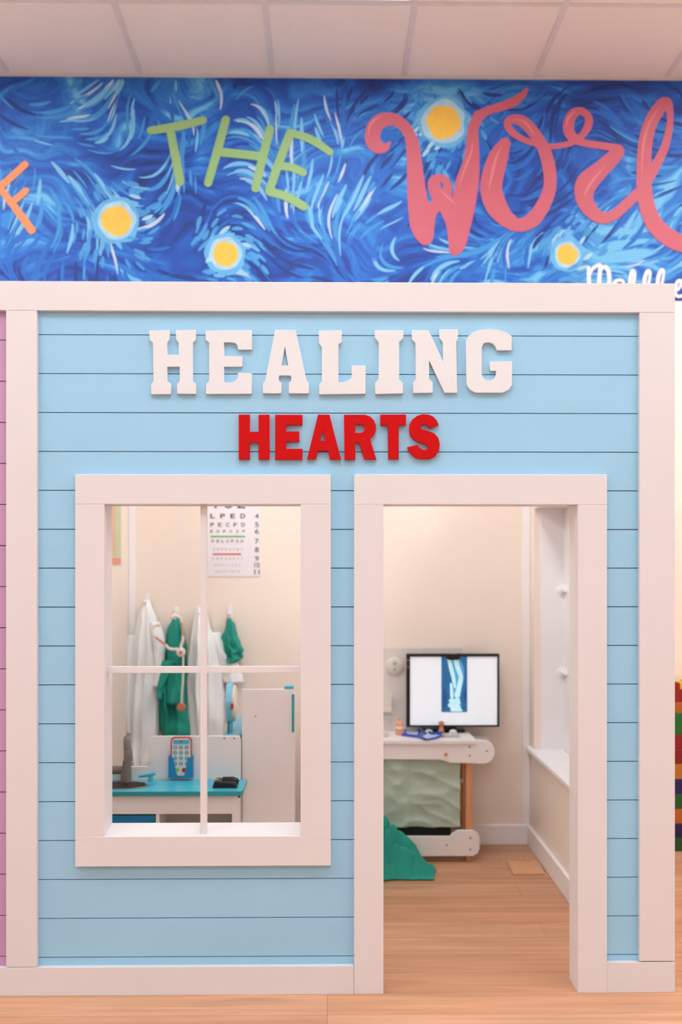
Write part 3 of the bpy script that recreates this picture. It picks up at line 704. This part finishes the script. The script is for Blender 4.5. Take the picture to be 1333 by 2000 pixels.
bm = B(); tube(bm, [(xd_-.03, YKf+.014, .2), (xd_-.03, YKf-.004, .205), (xd_-.03, YKf-.004, .265), (xd_-.03, YKf+.014, .27)], .005, 10); obj('handle', bm, turqd, dr, smooth=True)
bm = B(); c = W(466, 1553, YKf+.02); tube(bm, [(xr_+.016, YKf+.04, zt_-.003), (xr_+.024, YKf+.035, zt_-.004), (xr_+.026, YKf+.03, zt_-.012)], .005, 10); obj('corner_clip', bm, black, kit, smooth=True)
# faucet
YFc = 3.965
def k3(a, b, Y=YFc): return tuple(W(210+a/6.665, 1320+b/6.665, Y))
fa = thing('toy_faucet', (X(247, YFc), YFc, zc), 'grey plastic toy faucet standing behind the sink', 'faucet')
bz = k3(245, 1380)[0]
bm = B(); tube(bm, [(bz, YFc, zc), k3(245, 1250), k3(255, 1150), k3(265, 1060)], [.0215, .021, .017, .013], 20); obj('faucet_body', bm, grey, fa, smooth=True)
bm = B(); tube(bm, [k3(262, 1075), k3(255, 960), k3(252, 860), k3(256, 815, YFc-.01), k3(262, 810, YFc-.03), k3(266, 850, YFc-.045), k3(268, 950, YFc-.05)], [.013, .0125, .0125, .0125, .0125, .012, .0115], 16); obj('gooseneck', bm, grey, fa, smooth=True)
bm = B(); tube(bm, [k3(270, 950, YFc-.05), k3(272, 980, YFc-.05), k3(274, 1050, YFc-.05), k3(274, 1105, YFc-.05)], [.013, .0165, .017, .014], 16); obj('spray_head', bm, grey, fa, smooth=True)
bm = B(); tube(bm, [k3(215, 1225), k3(150, 1225), k3(110, 1225), k3(62, 1228), k3(30, 1228)], [.014, .0165, .0165, .0165, .012], 16); obj('side_knob', bm, grey, fa, smooth=True)
# turquoise tap lever
tp = thing('toy_tap', (X(295, 3.93), 3.93, zc), 'turquoise toy tap lever beside the sink', 'tap')
YT = 3.93; c = W(295, 1525, YT)
bm = B(); lathe(bm, (c.x, YT, zc), [(.021, 0), (.021, .003), (.011, .006)], 'z'); obj('tap_base', bm, turq, tp, smooth=True)
bm = B(); lathe(bm, (c.x, YT, zc+.005), [(.010, 0), (.0095, .025)], 'z'); obj('tap_post', bm, turq, tp, smooth=True)
bm = B(); tube(bm, [k3(625, 1270, YT), k3(590, 1275, YT), k3(500, 1295, YT), k3(420, 1308, YT), k3(408, 1310, YT)], [.006, .008, .007, .005, .003], 14); obj('lever', bm, turq, tp, smooth=True)
# toy phone in its pocket
YPh = YKb-.034
ph = thing('toy_phone', tuple(W(355, 1515, YPh)), 'red and white toy phone with round number keys', 'toy phone')
def rr_(x0, y0, x1, y1, Y, rad):
    a = W(210+x0/6.665, 1320+y0/6.665, Y); b = W(210+x1/6.665, 1320+y1/6.665, Y); return rounded(a.x, b.x, b.z, a.z, rad)
bm = B(); prism(bm, rr_(830, 795, 1100, 1300, YPh, .017), YPh, YPh+.010); obj('phone_case', bm, redp, ph, bevel=.002)
bm = B(); prism(bm, rr_(845, 812, 1088, 1300, YPh, .014), YPh-.002, YPh-.0001); obj('phone_face', bm, cream, ph)
bm = B(); prism(bm, rr_(860, 832, 1072, 890, YPh, .004), YPh-.0028, YPh-.0021); scr = obj('screen_strip', bm, turq, ph)
bm = B(); cc = k3(965, 855, YPh-.003); hp = []
for k in range(30):
    tt = 2*PI*k/30; hp.append((cc[0]+.00035*16*math.sin(tt)**3, cc[2]+.00033*(13*math.cos(tt)-5*math.cos(2*tt)-2*math.cos(3*tt)-math.cos(4*tt))))
prism(bm, hp, YPh-.0036, YPh-.0029); obj('heart_mark', bm, redp, scr)
keyring = mat('key_blue', (62,170,200), .4)
for ri, row in enumerate(('123', '456', '789', '*0#')):
    for ci, chh in enumerate(row):
        c = Vector(k3(885+ci*76, 932+ri*70, YPh-.002)); bm = B()
        lathe(bm, c, [(.0072, -.0010), (.0078, -.0006), (.0078, 0)], 'y', 20); kb = obj('number_key', bm, keyring, ph)
        obj('key_digit', join_meshes([text_mesh(chh, c.x-.0026, c.x+.0026, c.z-.0042, c.z+.0042, YPh-.0034, bold=.02)]), cream, kb)
bm = B(); c = k3(920, 1222, YPh-.003); prism(bm, [(c[0]-.007, c[2]), (c[0], c[2]-.010), (c[0]+.006, c[2]), (c[0], c[2]+.010)], YPh-.003, YPh-.0021); obj('green_mark', bm, lime, ph)
bm = B(); c = Vector(k3(1000, 1228, YPh-.002)); lathe(bm, c, [(.0085, -.001), (.0088, 0)], 'y', 20); obj('red_mark', bm, redp, ph)
# pocket with tapering cut-out
pk = thing('phone_pocket', tuple(W(355, 1519, YPh)), 'blue phone pocket fixed to the white splashboard', 'holder')
def q2(a, b, Y): 
    w_ = k3(a, b, Y); return (w_[0], w_[2])
outl = [q2(800,1045,YPh-.006), q2(815,1038,YPh-.006), q2(830,1055,YPh-.006), q2(860,1070,YPh-.006), q2(912,1302,YPh-.006), q2(1005,1302,YPh-.006), q2(1050,1070,YPh-.006), q2(1090,1060,YPh-.006), q2(1105,1038,YPh-.006), q2(1118,1045,YPh-.006), q2(1118,1315,YPh-.006), q2(1105,1328,YPh-.006), q2(815,1328,YPh-.006), q2(800,1315,YPh-.006)]
me = outline_mesh('pocket_front', [outl], YPh-.007, YPh-.0038); link('pocket_front', me, phblue, pk)
bm = B(); 
for (a, b) in ((800, 815), (1105, 1118)): box(bm, q2(a, 0, YPh)[0], q2(b, 0, YPh)[0], YPh-.0037, YKb-.0165, q2(0, 1315, YPh)[1], q2(0, 1045, YPh)[1])
box(bm, q2(800, 0, YPh)[0], q2(1118, 0, YPh)[0], YPh-.0037, YKb-.0165, q2(0, 1328, YPh)[1], q2(0, 1312, YPh)[1]); obj('pocket_sides', bm, phblue, pk)
# black card terminal
YCt = 3.86; c0 = W(415, 1532, YCt)
ct = thing('card_terminal', (X(441, YCt), YCt, zc), 'small black toy card terminal on the right end of the worktop', 'card terminal')
x0, x1 = X(416, YCt), X(466, YCt)
bm = B(); prism(bm, [(x0, zc), (x1-.002, zc), (x1-.004, zc+.010), (x1-.02, zc+.020), (x0+.02, zc+.026), (x0+.008, zc+.026)], YCt-.018, YCt+.055); obj('terminal_body', bm, black, ct, bevel=.003)
bm = B(); tube(bm, [(x0+.034, YCt+.006, zc+.028), (x1-.022, YCt+.006, zc+.0285), (x1-.006, YCt+.006, zc+.022), (x1-.001, YCt+.006, zc+.013)], .0035, 8); tube(bm, [(x0+.034, YCt+.04, zc+.028), (x1-.022, YCt+.04, zc+.0285), (x1-.006, YCt+.04, zc+.022), (x1-.001, YCt+.04, zc+.013)], .0035, 8); obj('terminal_arm', bm, black, ct, smooth=True)
for k, m_ in enumerate((yel, lime, redp)):
    bm = B(); box(bm, x0+.011+.006*(k % 2), x0+.016+.006*(k % 2)+(.004 if k == 2 else 0), YCt+(.0 if k < 2 else .02), YCt+(.016 if k < 2 else .032), zc+.0262, zc+.0295); obj('keypad_button', bm, m_, ct, bevel=.001)
# shelf behind the splashboard and the round toy dial
shx0, shx1 = X(436, 4.03), X(470, 4.03); zsh = Z(1437, 4.025)-.0
sh = thing('toy_shelf_unit', ((shx0+shx1)/2, 4.25, 0), 'narrow unit with a light blue top reaching back behind the splashboard', 'toy shelf')
bm = B(); box(bm, shx0, shx1, YKb+.002, 4.56, zsh-.012, zsh); obj('shelf_top', bm, ltblue, sh, bevel=.001)
bm = B(); box(bm, shx0+.004, shx1-.004, YKb+.01, 4.55, 0, zsh-.0125); obj('shelf_body', bm, toyw, sh)
YD = 4.10
dl = thing('toy_dial', (X(450, YD), YD, zsh), 'round turquoise rimmed toy dial standing edge on above the worktop', 'toy')
zc_ = Z(1375, YD); cxx = X(449, YD); R_ = .083
bm = B(); lathe(bm, (cxx, YD+.03, zc_), [(.070, -.012), (R_, -.011), (R_, .010), (.072, .011)], 'x', 40); obj('dial_rim', bm, ltblue, dl, smooth=True)
bm = B(); lathe(bm, (cxx, YD+.03, zc_), [(.071, .0115), (.072, .020), (.068, .024)], 'x', 40); obj('dial_face', bm, cream, dl, smooth=True)
bm = B(); lathe(bm, (cxx, YD-.055, zc_), [(.012, .011), (.012, .019), (.007, .022)], 'x', 20); obj('dial_knob', bm, redp, dl, smooth=True)
bm = B(); box(bm, cxx-.008, cxx-.002, YD-.02, YD+.05, zsh, zc_-R_+.01); box(bm, cxx+.002, cxx+.008, YD-.02, YD+.05, zsh, zc_-R_+.01); obj('dial_stand', bm, turq, dl)
# toy fridge
YG = 4.03; gx0, gx1 = X(473, YG), X(577, YG); zg = Z(1346, YG)
fr = thing('toy_fridge', ((gx0+gx1)/2, 4.2, 0), 'tall plain white toy fridge cabinet seen from its side, right of the worktop', 'toy fridge')
bm = B(); prism(bm, [(gx0, 0), (gx1, 0), (gx1, zg-.012), (gx1-.012, zg), (gx0, zg)], YG, YG+.014); sp_ = obj('side_panel', bm, toyw, fr, bevel=.0015)
bm = B(); lathe(bm, W(500, 1399, YG), [(.0025, -.001), (.003, 0), (.003, .002)], 'y', 12); obj('screw_cap', bm, screw, sp_, smooth=True)
bm = B(); box(bm, gx0, gx1-.022, YG+.0145, YG+.42, 0, zg-.10); obj('cabinet_body', bm, toyw, fr, bevel=.001)
bm = B(); pbox(bm, 571, 1356, 575.5, 1430, YG-.004, YG-.0002); obj('edge_strip', bm, mat('strip_teal', (30,160,182), .4), fr)
bm = B(); box(bm, X(557, YG+.02), X(574.5, YG+.02), YG+.0005, YG+.05, zg+.0002, zg+.012); obj('top_handle', bm, turq, fr, bevel=.002)

# ------------------------------------------------------------------ exam desk with monitor
YE = 4.475; zd = .534
de = thing('toy_exam_desk', (X(850, YE), 4.6, 0), 'white and beech toy desk with rounded rail ends below the monitor', 'desk')
xe0 = X(640, YE)+.03
def E(px, py, Y=YE): 
    v_ = W(px, py, Y); return (v_.x, v_.z)
bm = B(); cx_, cz_ = E(945, 1469); rr = 23/F*YE
up_ = [(xe0, E(0,1450)[1]), (xe0, E(0,1484)[1]), E(862,1484), E(880,1490)] + [(cx_+rr*math.cos(a), cz_+rr*math.sin(a)) for a in [-PI/2+k*PI/12 for k in range(13)]] + [E(900,1446)]
prism(bm, up_, YE, YE+.018); ur = obj('upper_rail', bm, toyw, de, bevel=.002)
for px_, py_ in ((918.5,1459), (918.5,1476), (952,1467)):
    v_ = W(px_, py_, YE); bm = B(); lathe(bm, v_, [(.003, -.0015), (.004, 0), (.004, .002)], 'y', 12); obj('screw_cap', bm, screw, ur, smooth=True)
bm = B(); c = W(872, 1473, YE); lathe(bm, c, [(.007, -.012), (.009, -.006), (.005, 0)], 'y', 16); obj('wooden_knob', bm, wood, ur, smooth=True)
bm = B(); cx2, cz2 = E(940, 1462, 4.72); r2 = 24/F*4.72
prism(bm, [(xe0, cz2-.05), (cx2-.02, cz2-.05)] + [(cx2+r2*math.cos(a), cz2+r2*math.sin(a)) for a in [-PI/2+k*PI/12 for k in range(13)]] + [(xe0, cz2+r2)], 4.712, 4.73); obj('rear_rail', bm, toyw, de, bevel=.002)
bm = B(); lo_ = [E(640,1674), E(925,1672), E(934,1667), E(938,1658), E(938,1635), E(934,1627), E(924,1622), E(895,1622), E(885,1628), E(880,1634), E(640,1634)]
lo_[0] = (xe0, lo_[0][1]); lo_[-1] = (xe0, lo_[-1][1])
prism(bm, lo_, YE, YE+.018); lrr = obj('lower_rail', bm, toyw, de, bevel=.002)
for px_, py_ in ((920,1637), (920,1659), (874,1651)):
    v_ = W(px_, py_, YE); bm = B(); lathe(bm, v_, [(.003, -.0015), (.004, 0), (.004, .002)], 'y', 12); obj('screw_cap', bm, screw, lrr, smooth=True)
bm = B(); prism(bm, [(a, b) for a, b in lo_], 4.70, 4.718); obj('lower_rear_rail', bm, toyw, de)
for (pa, pb, ya_) in ((912, 926, YE+.019), (912, 926, 4.70-.032)):
    bm = B(); box(bm, X(pa, YE), X(pb, YE), ya_, ya_+.031, 0, E(0, 1484)[1]+.01); obj('leg', bm, wood, de, bevel=.002)
for ya_ in (YE+.019, 4.668):
    bm = B(); box(bm, xe0+.01, xe0+.04, ya_, ya_+.031, 0, E(0, 1484)[1]+.01); obj('leg', bm, wood, de, bevel=.002)
bm = B(); box(bm, X(890, YE), X(912, YE)-.002, YE+.12, YE+.14, E(0, 1634)[1], E(0,1486)[1]); obj('side_board', bm, woodd, de)
bm = B(); box(bm, X(890, YE), X(912, YE)-.001, YE+.09, YE+.115, E(0, 1539)[1], E(0, 1535)[1]); obj('crossbar', bm, toyw, de)
# top with inset basin
xt1 = X(931, YE); bz0, bz1 = X(820, 4.6), X(899, 4.6)
bm = B(); box(bm, xe0, bz0, YE-.01, 4.745, zd-.014, zd); box(bm, bz1, xt1, YE-.01, 4.745, zd-.014, zd); box(bm, bz0, bz1, YE-.01, 4.545, zd-.014, zd); box(bm, bz0, bz1, 4.63, 4.745, zd-.014, zd)
obj('desk_top', bm, mat('desk_white', (244,236,234), .3, .01), de)
bm = B(); box(bm, bz0, bz1, 4.545, 4.63, zd-.06, zd-.012); obj('inset_basin', bm, grey, de)
bm = B(); v_ = Vector((X(863, 4.655), 4.655, zd)); lathe(bm, v_, [(.014, 0), (.013, .014), (.009, .026), (.008, .036), (.013, .044), (.0125, .054), (.006, .058)], 'z', 20); obj('wooden_spout', bm, copper, de, smooth=True)
for px_ in (839, 886):
    bm = B(); v_ = Vector((X(px_, 4.65), 4.65, zd)); lathe(bm, v_, [(.017, 0), (.018, .008), (.014, .016), (.004, .019)], 'z', 20); obj('white_knob', bm, cream, de, smooth=True)
# dark-coloured block standing in for the darkness under the skirt
bm = B(); box(bm, xe0+.05, X(885, YE), YE+.06, 4.66, .075, .17); obj('under_dark_block', bm, mat('painted_dark', (42,46,42), .8), de)
# green skirt
bm = B(); nu, nv = 90, 56; xa, xb = xe0+.0, X(902, YE-.006); za, zb_ = E(0, 1485)[1], E(0, 1621)[1]; grid = []
for j in range(nv+1):
    row = []
    for i in range(nu+1):
        u, v1 = i/nu, j/nv; x = xa+(xb-xa)*u+.006*noise.noise(Vector((v1*3, 9, 1)))*v1
        k1 = (1-abs(noise.noise(Vector((x*3.5+v1*2.5, v1*1.4-x*5, 2.2)))))**3; k2 = (1-abs(noise.noise(Vector((x*6-v1*3.4, v1*1.6+x*3, 5.2)))))**4
        seam = math.exp(-((x-X(800, YE))/.012)**2)
        y = YE+.036-.010*k1-.007*k2-.006*math.sin(x*46+1.5*v1)*(1-v1)**1.5-.003*noise.noise(Vector((x*16, v1*9, 1)))+.006*seam
        z = za+(zb_-za)*v1+.006*noise.noise(Vector((x*14, 3, 1)))*v1
        row.append(bm.verts.new((x, y, z)))
    grid.append(row)
for j in range(nv):
    for i in range(nu): bm.faces.new((grid[j][i], grid[j][i+1], grid[j+1][i+1], grid[j+1][i]))
o_ = obj('fabric_skirt', bm, cloth_s, de, smooth=True); md = o_.modifiers.new('thickness', 'SOLIDIFY'); md.thickness = .003
# back board with shelf box and disc
bm = B(); pbox(bm, 640, 1266, 905, 1428, 4.735, 4.748); bd = bm
brd = prop(obj('desk_back_board', bm, mat('board_grey', (236,226,220), .5)), 'pale grey upright board behind the monitor', 'board')
t = thing('round_plaque', tuple(W(772, 1318, 4.73)), 'small round white plaque with green marks left of the monitor', 'plaque')
v_ = W(772, 1301, 4.73); bm = B(); lathe(bm, v_, [(.036, -.004), (.040, -.002), (.040, .0045)], 'y', 36); obj('plaque_disc', bm, cream, t, smooth=True)
sg = mat('plaque_green', (160,205,178), .5)
bm = B(); lathe(bm, v_+Vector((0, -.005, .012)), [(.010, -.0005), (.010, .0005)], 'y', 8); lathe(bm, v_+Vector((0, -.005, -.015)), [(.007, -.0005), (.007, .0005)], 'y', 8); obj('green_mark', bm, sg, t)
t = thing('wall_tray', tuple(W(752, 1391, 4.70)), 'small white tray fixed to the grey board left of the monitor', 'tray')
a_, b_ = E(735, 1357, 4.69), E(766, 1391, 4.69)
bm = B(); box(bm, a_[0], b_[0], 4.69, 4.734, b_[1], b_[1]+.006); obj('tray_base', bm, cream, t)
bm = B(); box(bm, b_[0]-.006, b_[0], 4.69, 4.734, b_[1]+.006, a_[1]); obj('tray_side', bm, cream, t)
bm = B(); box(bm, a_[0], b_[0]-.006, 4.69, 4.695, b_[1]+.006, b_[1]+.016); obj('tray_lip', bm, cream, t)
# monitor
YMn = 4.66
mo = thing('monitor', tuple(W(886, 1420, YMn)), 'black framed monitor showing an x-ray of a broken forearm', 'monitor')
def M4(a, b, c, d, Y): 
    p0 = W(a, d, Y); p1 = W(c, b, Y); return (p0.x, p1.x, p0.z, p1.z)
x0, x1, z0, z1 = M4(795, 1277, 976.5, 1420, YMn)
bm = B(); ix0, ix1, iz0, iz1 = M4(802, 1282.5, 972.5, 1416.5, YMn)
for q_ in ((x0, ix0, z0, z1), (ix1, x1, z0, z1), (ix0, ix1, z0, iz0), (ix0, ix1, iz1, z1)): box(bm, q_[0], q_[1], YMn, YMn+.028, q_[2], q_[3])
box(bm, x0+.002, x1-.002, YMn+.012, YMn+.032, z0+.002, z1-.002)
fb = obj('monitor_frame', bm, black, mo)
scm = mat('screen_white', (238,244,250), .3, .002, emit=.30)
bm = B(); box(bm, ix0, ix1, YMn+.005, YMn+.011, iz0, iz1); obj('screen', bm, scm, mo)
def xm(n_, c, e=.35): return mat(n_, c, .4, .10, 40, emit=e)
xb_ = xm('xray_blue', (40,110,165), .25); xg_ = xm('xray_glow', (84,175,222), .3); xw_ = xm('xray_bone', (196,240,250), .4); xd3 = xm('xray_navy', (36,86,150), .2)
oM, sM = (740, 1240), 5.127
def mq(a, b, c=None):
    v_ = W(oM[0]+a/sM, oM[1]+b/sM, YMn); return (v_.x, v_.z) if c is None else (v_.x, v_.z, c/sM*YMn/F)
bm = B(); p0, p1 = mq(632, 775), mq(892, 200); box(bm, p0[0], p1[0], YMn+.0038, YMn+.0049, p0[1], p1[1])
xr_o = obj('xray_image', bm, xb_, mo)
def xs(name, strokes, m_, y):
    bm = B()
    for s_ in strokes: ribbon(bm, catmull([mq(*q_) for q_ in s_], 4), y, 0)
    obj(name, bm, m_, xr_o)
xs('soft_tissue', [[(770,255,44),(790,330,62),(800,430,58),(785,540,52),(775,620,48),(770,670,55),(772,708,60)]], xg_, YMn+.0032)
xs('dark_patch', [[(665,560,18),(668,640,20),(662,720,18)], [(868,560,14),(872,650,14)]], xd3, YMn+.0034)
xs('bone', [[(708,240,18),(730,340,19),(752,430,18),(768,520,13)]], xw_, YMn+.0022)
xs('bone', [[(778,262,24),(800,340,22),(826,410,20),(825,450,20),(806,540,22),(790,600,28)]], xw_, YMn+.0020)
xs('bone', [[(728,492,10),(734,560,15),(738,620,16)]], xw_, YMn+.0022)
xs('wrist_bones', [[(730,660,22),(752,668,24)], [(790,655,26),(800,680,22)], [(720,705,22),(745,715,22)], [(775,715,26),(800,732,26)], [(740,750,18),(800,750,18),(830,755,12)]], xw_, YMn+.0018)
bm = B(); p0 = mq(680, 250); p1 = mq(815, 190)
prism(bm, [(p0[0], p1[1]), (p0[0], p0[1]+.006), (p0[0]+.012, p0[1]), (p1[0]-.012, p0[1]), (p1[0], p0[1]+.006), (p1[0], p1[1]+.003), (p1[0]-.01, p1[1]+.003), (p1[0]-.012, p1[1]), (p0[0]+.012, p1[1]), (p0[0]+.010, p1[1]+.003)], YMn-.014, YMn-.0005); obj('camera_clip', bm, black, mo)
for py_ in (255, 322):
    v_ = mq(296, py_); bm = B(); lathe(bm, (v_[0], YMn-.0005, v_[1]), [(.005, -.001), (.006, 0)], 'y', 14); obj('frame_button', bm, screw, mo)
bm = B(); box(bm, (x0+x1)/2-.05, (x0+x1)/2+.02, YMn+.033, YMn+.05, zd, z0+.12); box(bm, (x0+x1)/2-.09, (x0+x1)/2+.06, YMn+.033, YMn+.07, zd, zd+.008); obj('monitor_stand', bm, black, mo)

# salmon bottle
YB_ = 4.62
sal = mat('salmon_plastic', (236,164,128), .45)
bt = thing('toy_bottle', (X(782, YB_), YB_, zd), 'small salmon pump bottle left of the monitor', 'bottle')
c = Vector((X(782, YB_), YB_, zd))
bm = B(); lathe(bm, c, [(.018, 0), (.0195, .003), (.0195, .050), (.015, .058), (.006, .062)], 'z', 24); obj('bottle_body', bm, sal, bt, smooth=True)
bm = B(); lathe(bm, c+Vector((0, 0, .031)), [(.0198, 0), (.0198, .007)], 'z', 24); obj('bottle_label', bm, toyw, bt, smooth=True)
bm = B(); tube(bm, [c+Vector((0, 0, .061)), c+Vector((0, 0, .075)), c+Vector((.0, 0, .078))], [.005, .004, .006], 12); tube(bm, [c+Vector((-.010, 0, .077)), c+Vector((.008, 0, .077))], .003, 10); obj('pump_head', bm, sal, bt, smooth=True)
# white knobbly ornament at the door edge
tt_ = thing('toy_cup', (X(752, 4.57), 4.57, zd), 'small white cup half hidden by the door frame', 'cup')
bm = B(); lathe(bm, (X(752, 4.57), 4.57, zd), [(.010, 0), (.012, .002), (.014, .022), (.013, .025)], 'z', 20); obj('cup_body', bm, cream, tt_, smooth=True)
bm = B(); tube(bm, [(X(752, 4.57)+.013, 4.57, zd+.006), (X(752, 4.57)+.021, 4.57, zd+.010), (X(752, 4.57)+.013, 4.57, zd+.018)], .002, 8); obj('cup_handle', bm, cream, tt_, smooth=True)
# blue rimmed toy glasses / badge on the desk front
bl = mat('bright_blue', (18,70,190), .35); lens = mat('pale_lens', (215,222,236), .2)
gl = thing('toy_goggles', (X(823, 4.5), 4.5, zd), 'bright blue rimmed toy goggles lying on the desk edge', 'goggles')
def g3(a, b, dz=0):
    px_ = 740+a/5.554; py_ = 1380+b/5.554
    Y_ = (H-zd-.006-dz)*F/(py_-HY); v_ = W(px_, py_, Y_); return (v_.x, v_.y, zd+.006+dz)
def loop(pts, r_, m_=bl):
    bm = B(); tube(bm, [g3(a, b) for a, b in catmull(pts+[pts[0]], 4)], r_, 8); return bm
obj('goggle_rim', loop([(290,295),(300,245),(360,225),(430,240),(445,290),(430,318),(340,312)], .0045), bl, gl, smooth=True)
obj('goggle_rim', loop([(470,310),(540,285),(640,300),(685,290),(640,335),(540,358),(490,350)], .0045), bl, gl, smooth=True)
bm = B(); tube(bm, [g3(a, b, .004) for a, b in catmull([(350,222),(430,225),(500,245),(545,275),(600,295),(690,285)], 4)], [.006]*21, 8); tube(bm, [g3(a, b, .002) for a, b in catmull([(250,310),(330,312),(430,325),(500,352)], 4)], .005, 8); obj('goggle_strap', bm, bl, gl, smooth=True)
for cpts in ([(300,290),(310,250),(360,235),(420,248),(435,290),(420,308),(340,302)], [(480,315),(540,292),(630,305),(665,298),(630,328),(540,348),(500,343)]):
    bm = B(); vs = [bm.verts.new((g3(a, b)[0], g3(a, b)[1], zd+.004)) for a, b in cpts]; f = bm.faces.new(vs); r_ = bmesh.ops.extrude_face_region(bm, geom=[f])
    for v_ in [e_ for e_ in r_['geom'] if isinstance(e_, bmesh.types.BMVert)]: v_.co.z += .002
    obj('goggle_lens', bm, lens, gl)

# ------------------------------------------------------------------ teal heap on the floor
bm = B(); nu, nv = 150, 110; hx0, hx1 = X(690, 4.3)-.10, X(851, 4.27); hy0, hy1 = 4.215, 4.44; grid = []
for j in range(nv+1):
    row = []
    for i in range(nu+1):
        u, v1 = i/nu, j/nv
        bx = hx0+(hx1-hx0)*u; by = hy0+(hy1-hy0)*v1
        d = math.hypot((u-.35)/.65 if u > .35 else (u-.35)/.35, (v1-.55)/.5)
        d2 = max(0, 1-d**1.6)
        cx_, cy_ = hx0+(hx1-hx0)*.35, hy0+(hy1-hy0)*.5
        n1_ = noise.noise(Vector((bx*6, by*6, 1.7))); n2_ = noise.noise(Vector((bx*8, by*8, 7.7)))
        fold = abs(math.sin(46*(bx*.55+by*1.1)+5*n1_))**.55+.7*abs(math.sin(36*(bx*.9-by*1.3)+6*n2_))**.6+.25*abs(math.sin(60*(bx+by*.3)+7*n2_))**.7-.6
        edge = min(u, 1-u, v1, 1-v1)*6; edge = min(1, edge)
        z = .006+.20*max(0, 1-abs(u-.44)/(.56 if u > .44 else .44))**1.1*math.sin(PI*v1)**.8*edge+.052*fold*edge*min(1, .35+1.6*max(0, 1-abs(u-.44)/.56))
        wob = .030*noise.noise(Vector((bx*7, by*7, 9)))
        row.append(bm.verts.new((bx+wob, by+.02*noise.noise(Vector((bx*11, 2, 4))), z)))
    grid.append(row)
for j in range(nv):
    for i in range(nu): bm.faces.new((grid[j][i], grid[j][i+1], grid[j+1][i+1], grid[j+1][i]))
o_ = obj('crumpled_gown', bm, cloth_g, smooth=True); md = o_.modifiers.new('thickness', 'SOLIDIFY'); md.thickness = .004
prop(o_, 'teal surgical gown lying crumpled on the floor in front of the desk', 'gown')

# ------------------------------------------------------------------ tan clipboard on floor
def fl(px, py): 
    Y_ = H*F/(py-HY); return (X(px, Y_), Y_)
cb = thing('clipboard', fl(1030, 1698)+(0,), 'tan wooden clipboard lying on the floor by the right skirting', 'clipboard')
def flat(bm, pts, z0, z1):
    a = [bm.verts.new((x, y, z0)) for x, y in pts]; b = [bm.verts.new((x, y, z1)) for x, y in pts]; n_ = len(pts)
    bm.faces.new(list(reversed(a))); bm.faces.new(b)
    for i in range(n_): bm.faces.new((a[i], a[(i+1) % n_], b[(i+1) % n_], b[i]))
bm = B(); flat(bm, [fl(1003, 1711), fl(1066, 1711), fl(1052, 1685), fl(992, 1685)], .0005, .007); obj('board', bm, boardm, cb, bevel=.001)
bm = B(); flat(bm, [fl(1013, 1686), fl(1036, 1686), fl(1032, 1680.5), fl(1026, 1679), fl(1018, 1680.5)], .0075, .013); obj('clip_tab', bm, boardm, cb, bevel=.001)
bm = B(); v_ = fl(1024, 1683.5); lathe(bm, (v_[0], v_[1], .0135), [(.006, 0), (.006, .0006)], 'z', 16); obj('tab_hole', bm, woodd, cb)

# ------------------------------------------------------------------ stacked toy blocks right of the playhouse
rows_b = [(1346,1371,(190,22,22),'red','wide one carrying the small red and yellow blocks'), (1371,1393,(222,120,30),'orange','directly under the topmost wide red block'), (1393,1435,(22,130,50),'bright green','tall one near the top of the stack'), (1435,1463,(176,16,20),'red','resting under the bright green block'), (1463,1492,(168,14,18),'red','lower of the two adjoining red blocks'),
 (1492,1522,(228,140,40),'yellow-orange','below the two red blocks'), (1522,1551,(20,20,110),'navy blue','upper of the two navy blocks'), (1551,1580,(16,104,36),'green','under the upper navy block'), (1580,1609,(224,120,32),'orange','above the lower navy block'), (1609,1637,(16,16,84),'navy blue','lower of the two navy blocks'), (1637,1666,(14,96,34),'dark green','bottom one on the floor')]
YBk = 4.63; mats_b = {}
zprev = None
bx0, bx1 = X(1300, YBk), X(1300, YBk)+.26
proto_b = None
zs_ = [Z(r_[0], YBk, 1325) for r_ in rows_b]+[0.0]
for i, (a, b, c, nm, lab) in enumerate(rows_b):
    c = tuple(int(v*.8) for v in c); m_ = mats_b.setdefault(c, mat('block_%s_%d' % (nm.replace(' ', '_').replace('-', '_'), i), c, .4, .04))  # block colours darkened to carry the shade the stack stands in
    zt2, zb2 = zs_[i], zs_[i+1]
    t = thing('toy_block', ((bx0+bx1)/2, YBk+.05, zb2), '%s toy building block, %s' % (nm, lab), 'toy block', 'stacked building blocks right of the playhouse')
    bm = B(); box(bm, bx0, bx1, YBk, YBk+.10, zb2+.0004, zt2-.0004); obj('block_body', bm, m_, t, bevel=.003)
zt0, ztt = zs_[0], Z(1333, YBk, 1325); xm_ = X(1329.5, YBk)
for (xa_, xb__, m_, nm_, k_) in ((bx0, xm_, mats_b[(int(190*.8), int(22*.8), int(22*.8))], 'small red toy block on top of the stack, left of the yellow one', 1), (xm_+.001, bx0+.20, yel, 'small yellow toy block on top of the stack', 2)):
    t = thing('toy_block', ((xa_+xb__)/2, YBk+.05, zt0), nm_, 'toy block', 'stacked building blocks right of the playhouse')
    bm = B(); box(bm, xa_, xb__, YBk, YBk+.10, zt0+.0004, ztt); obj('block_body', bm, m_, t, bevel=.003)
    for q_ in range(k_):
        bm = B(); lathe(bm, (xa_+(xb__-xa_)*(q_+.5)/k_, YBk+.05, ztt-.0002), [(.016, 0), (.016, .008), (.014, .010)], 'z', 20); obj('stud', bm, m_, t, smooth=True)
loc_of.clear()
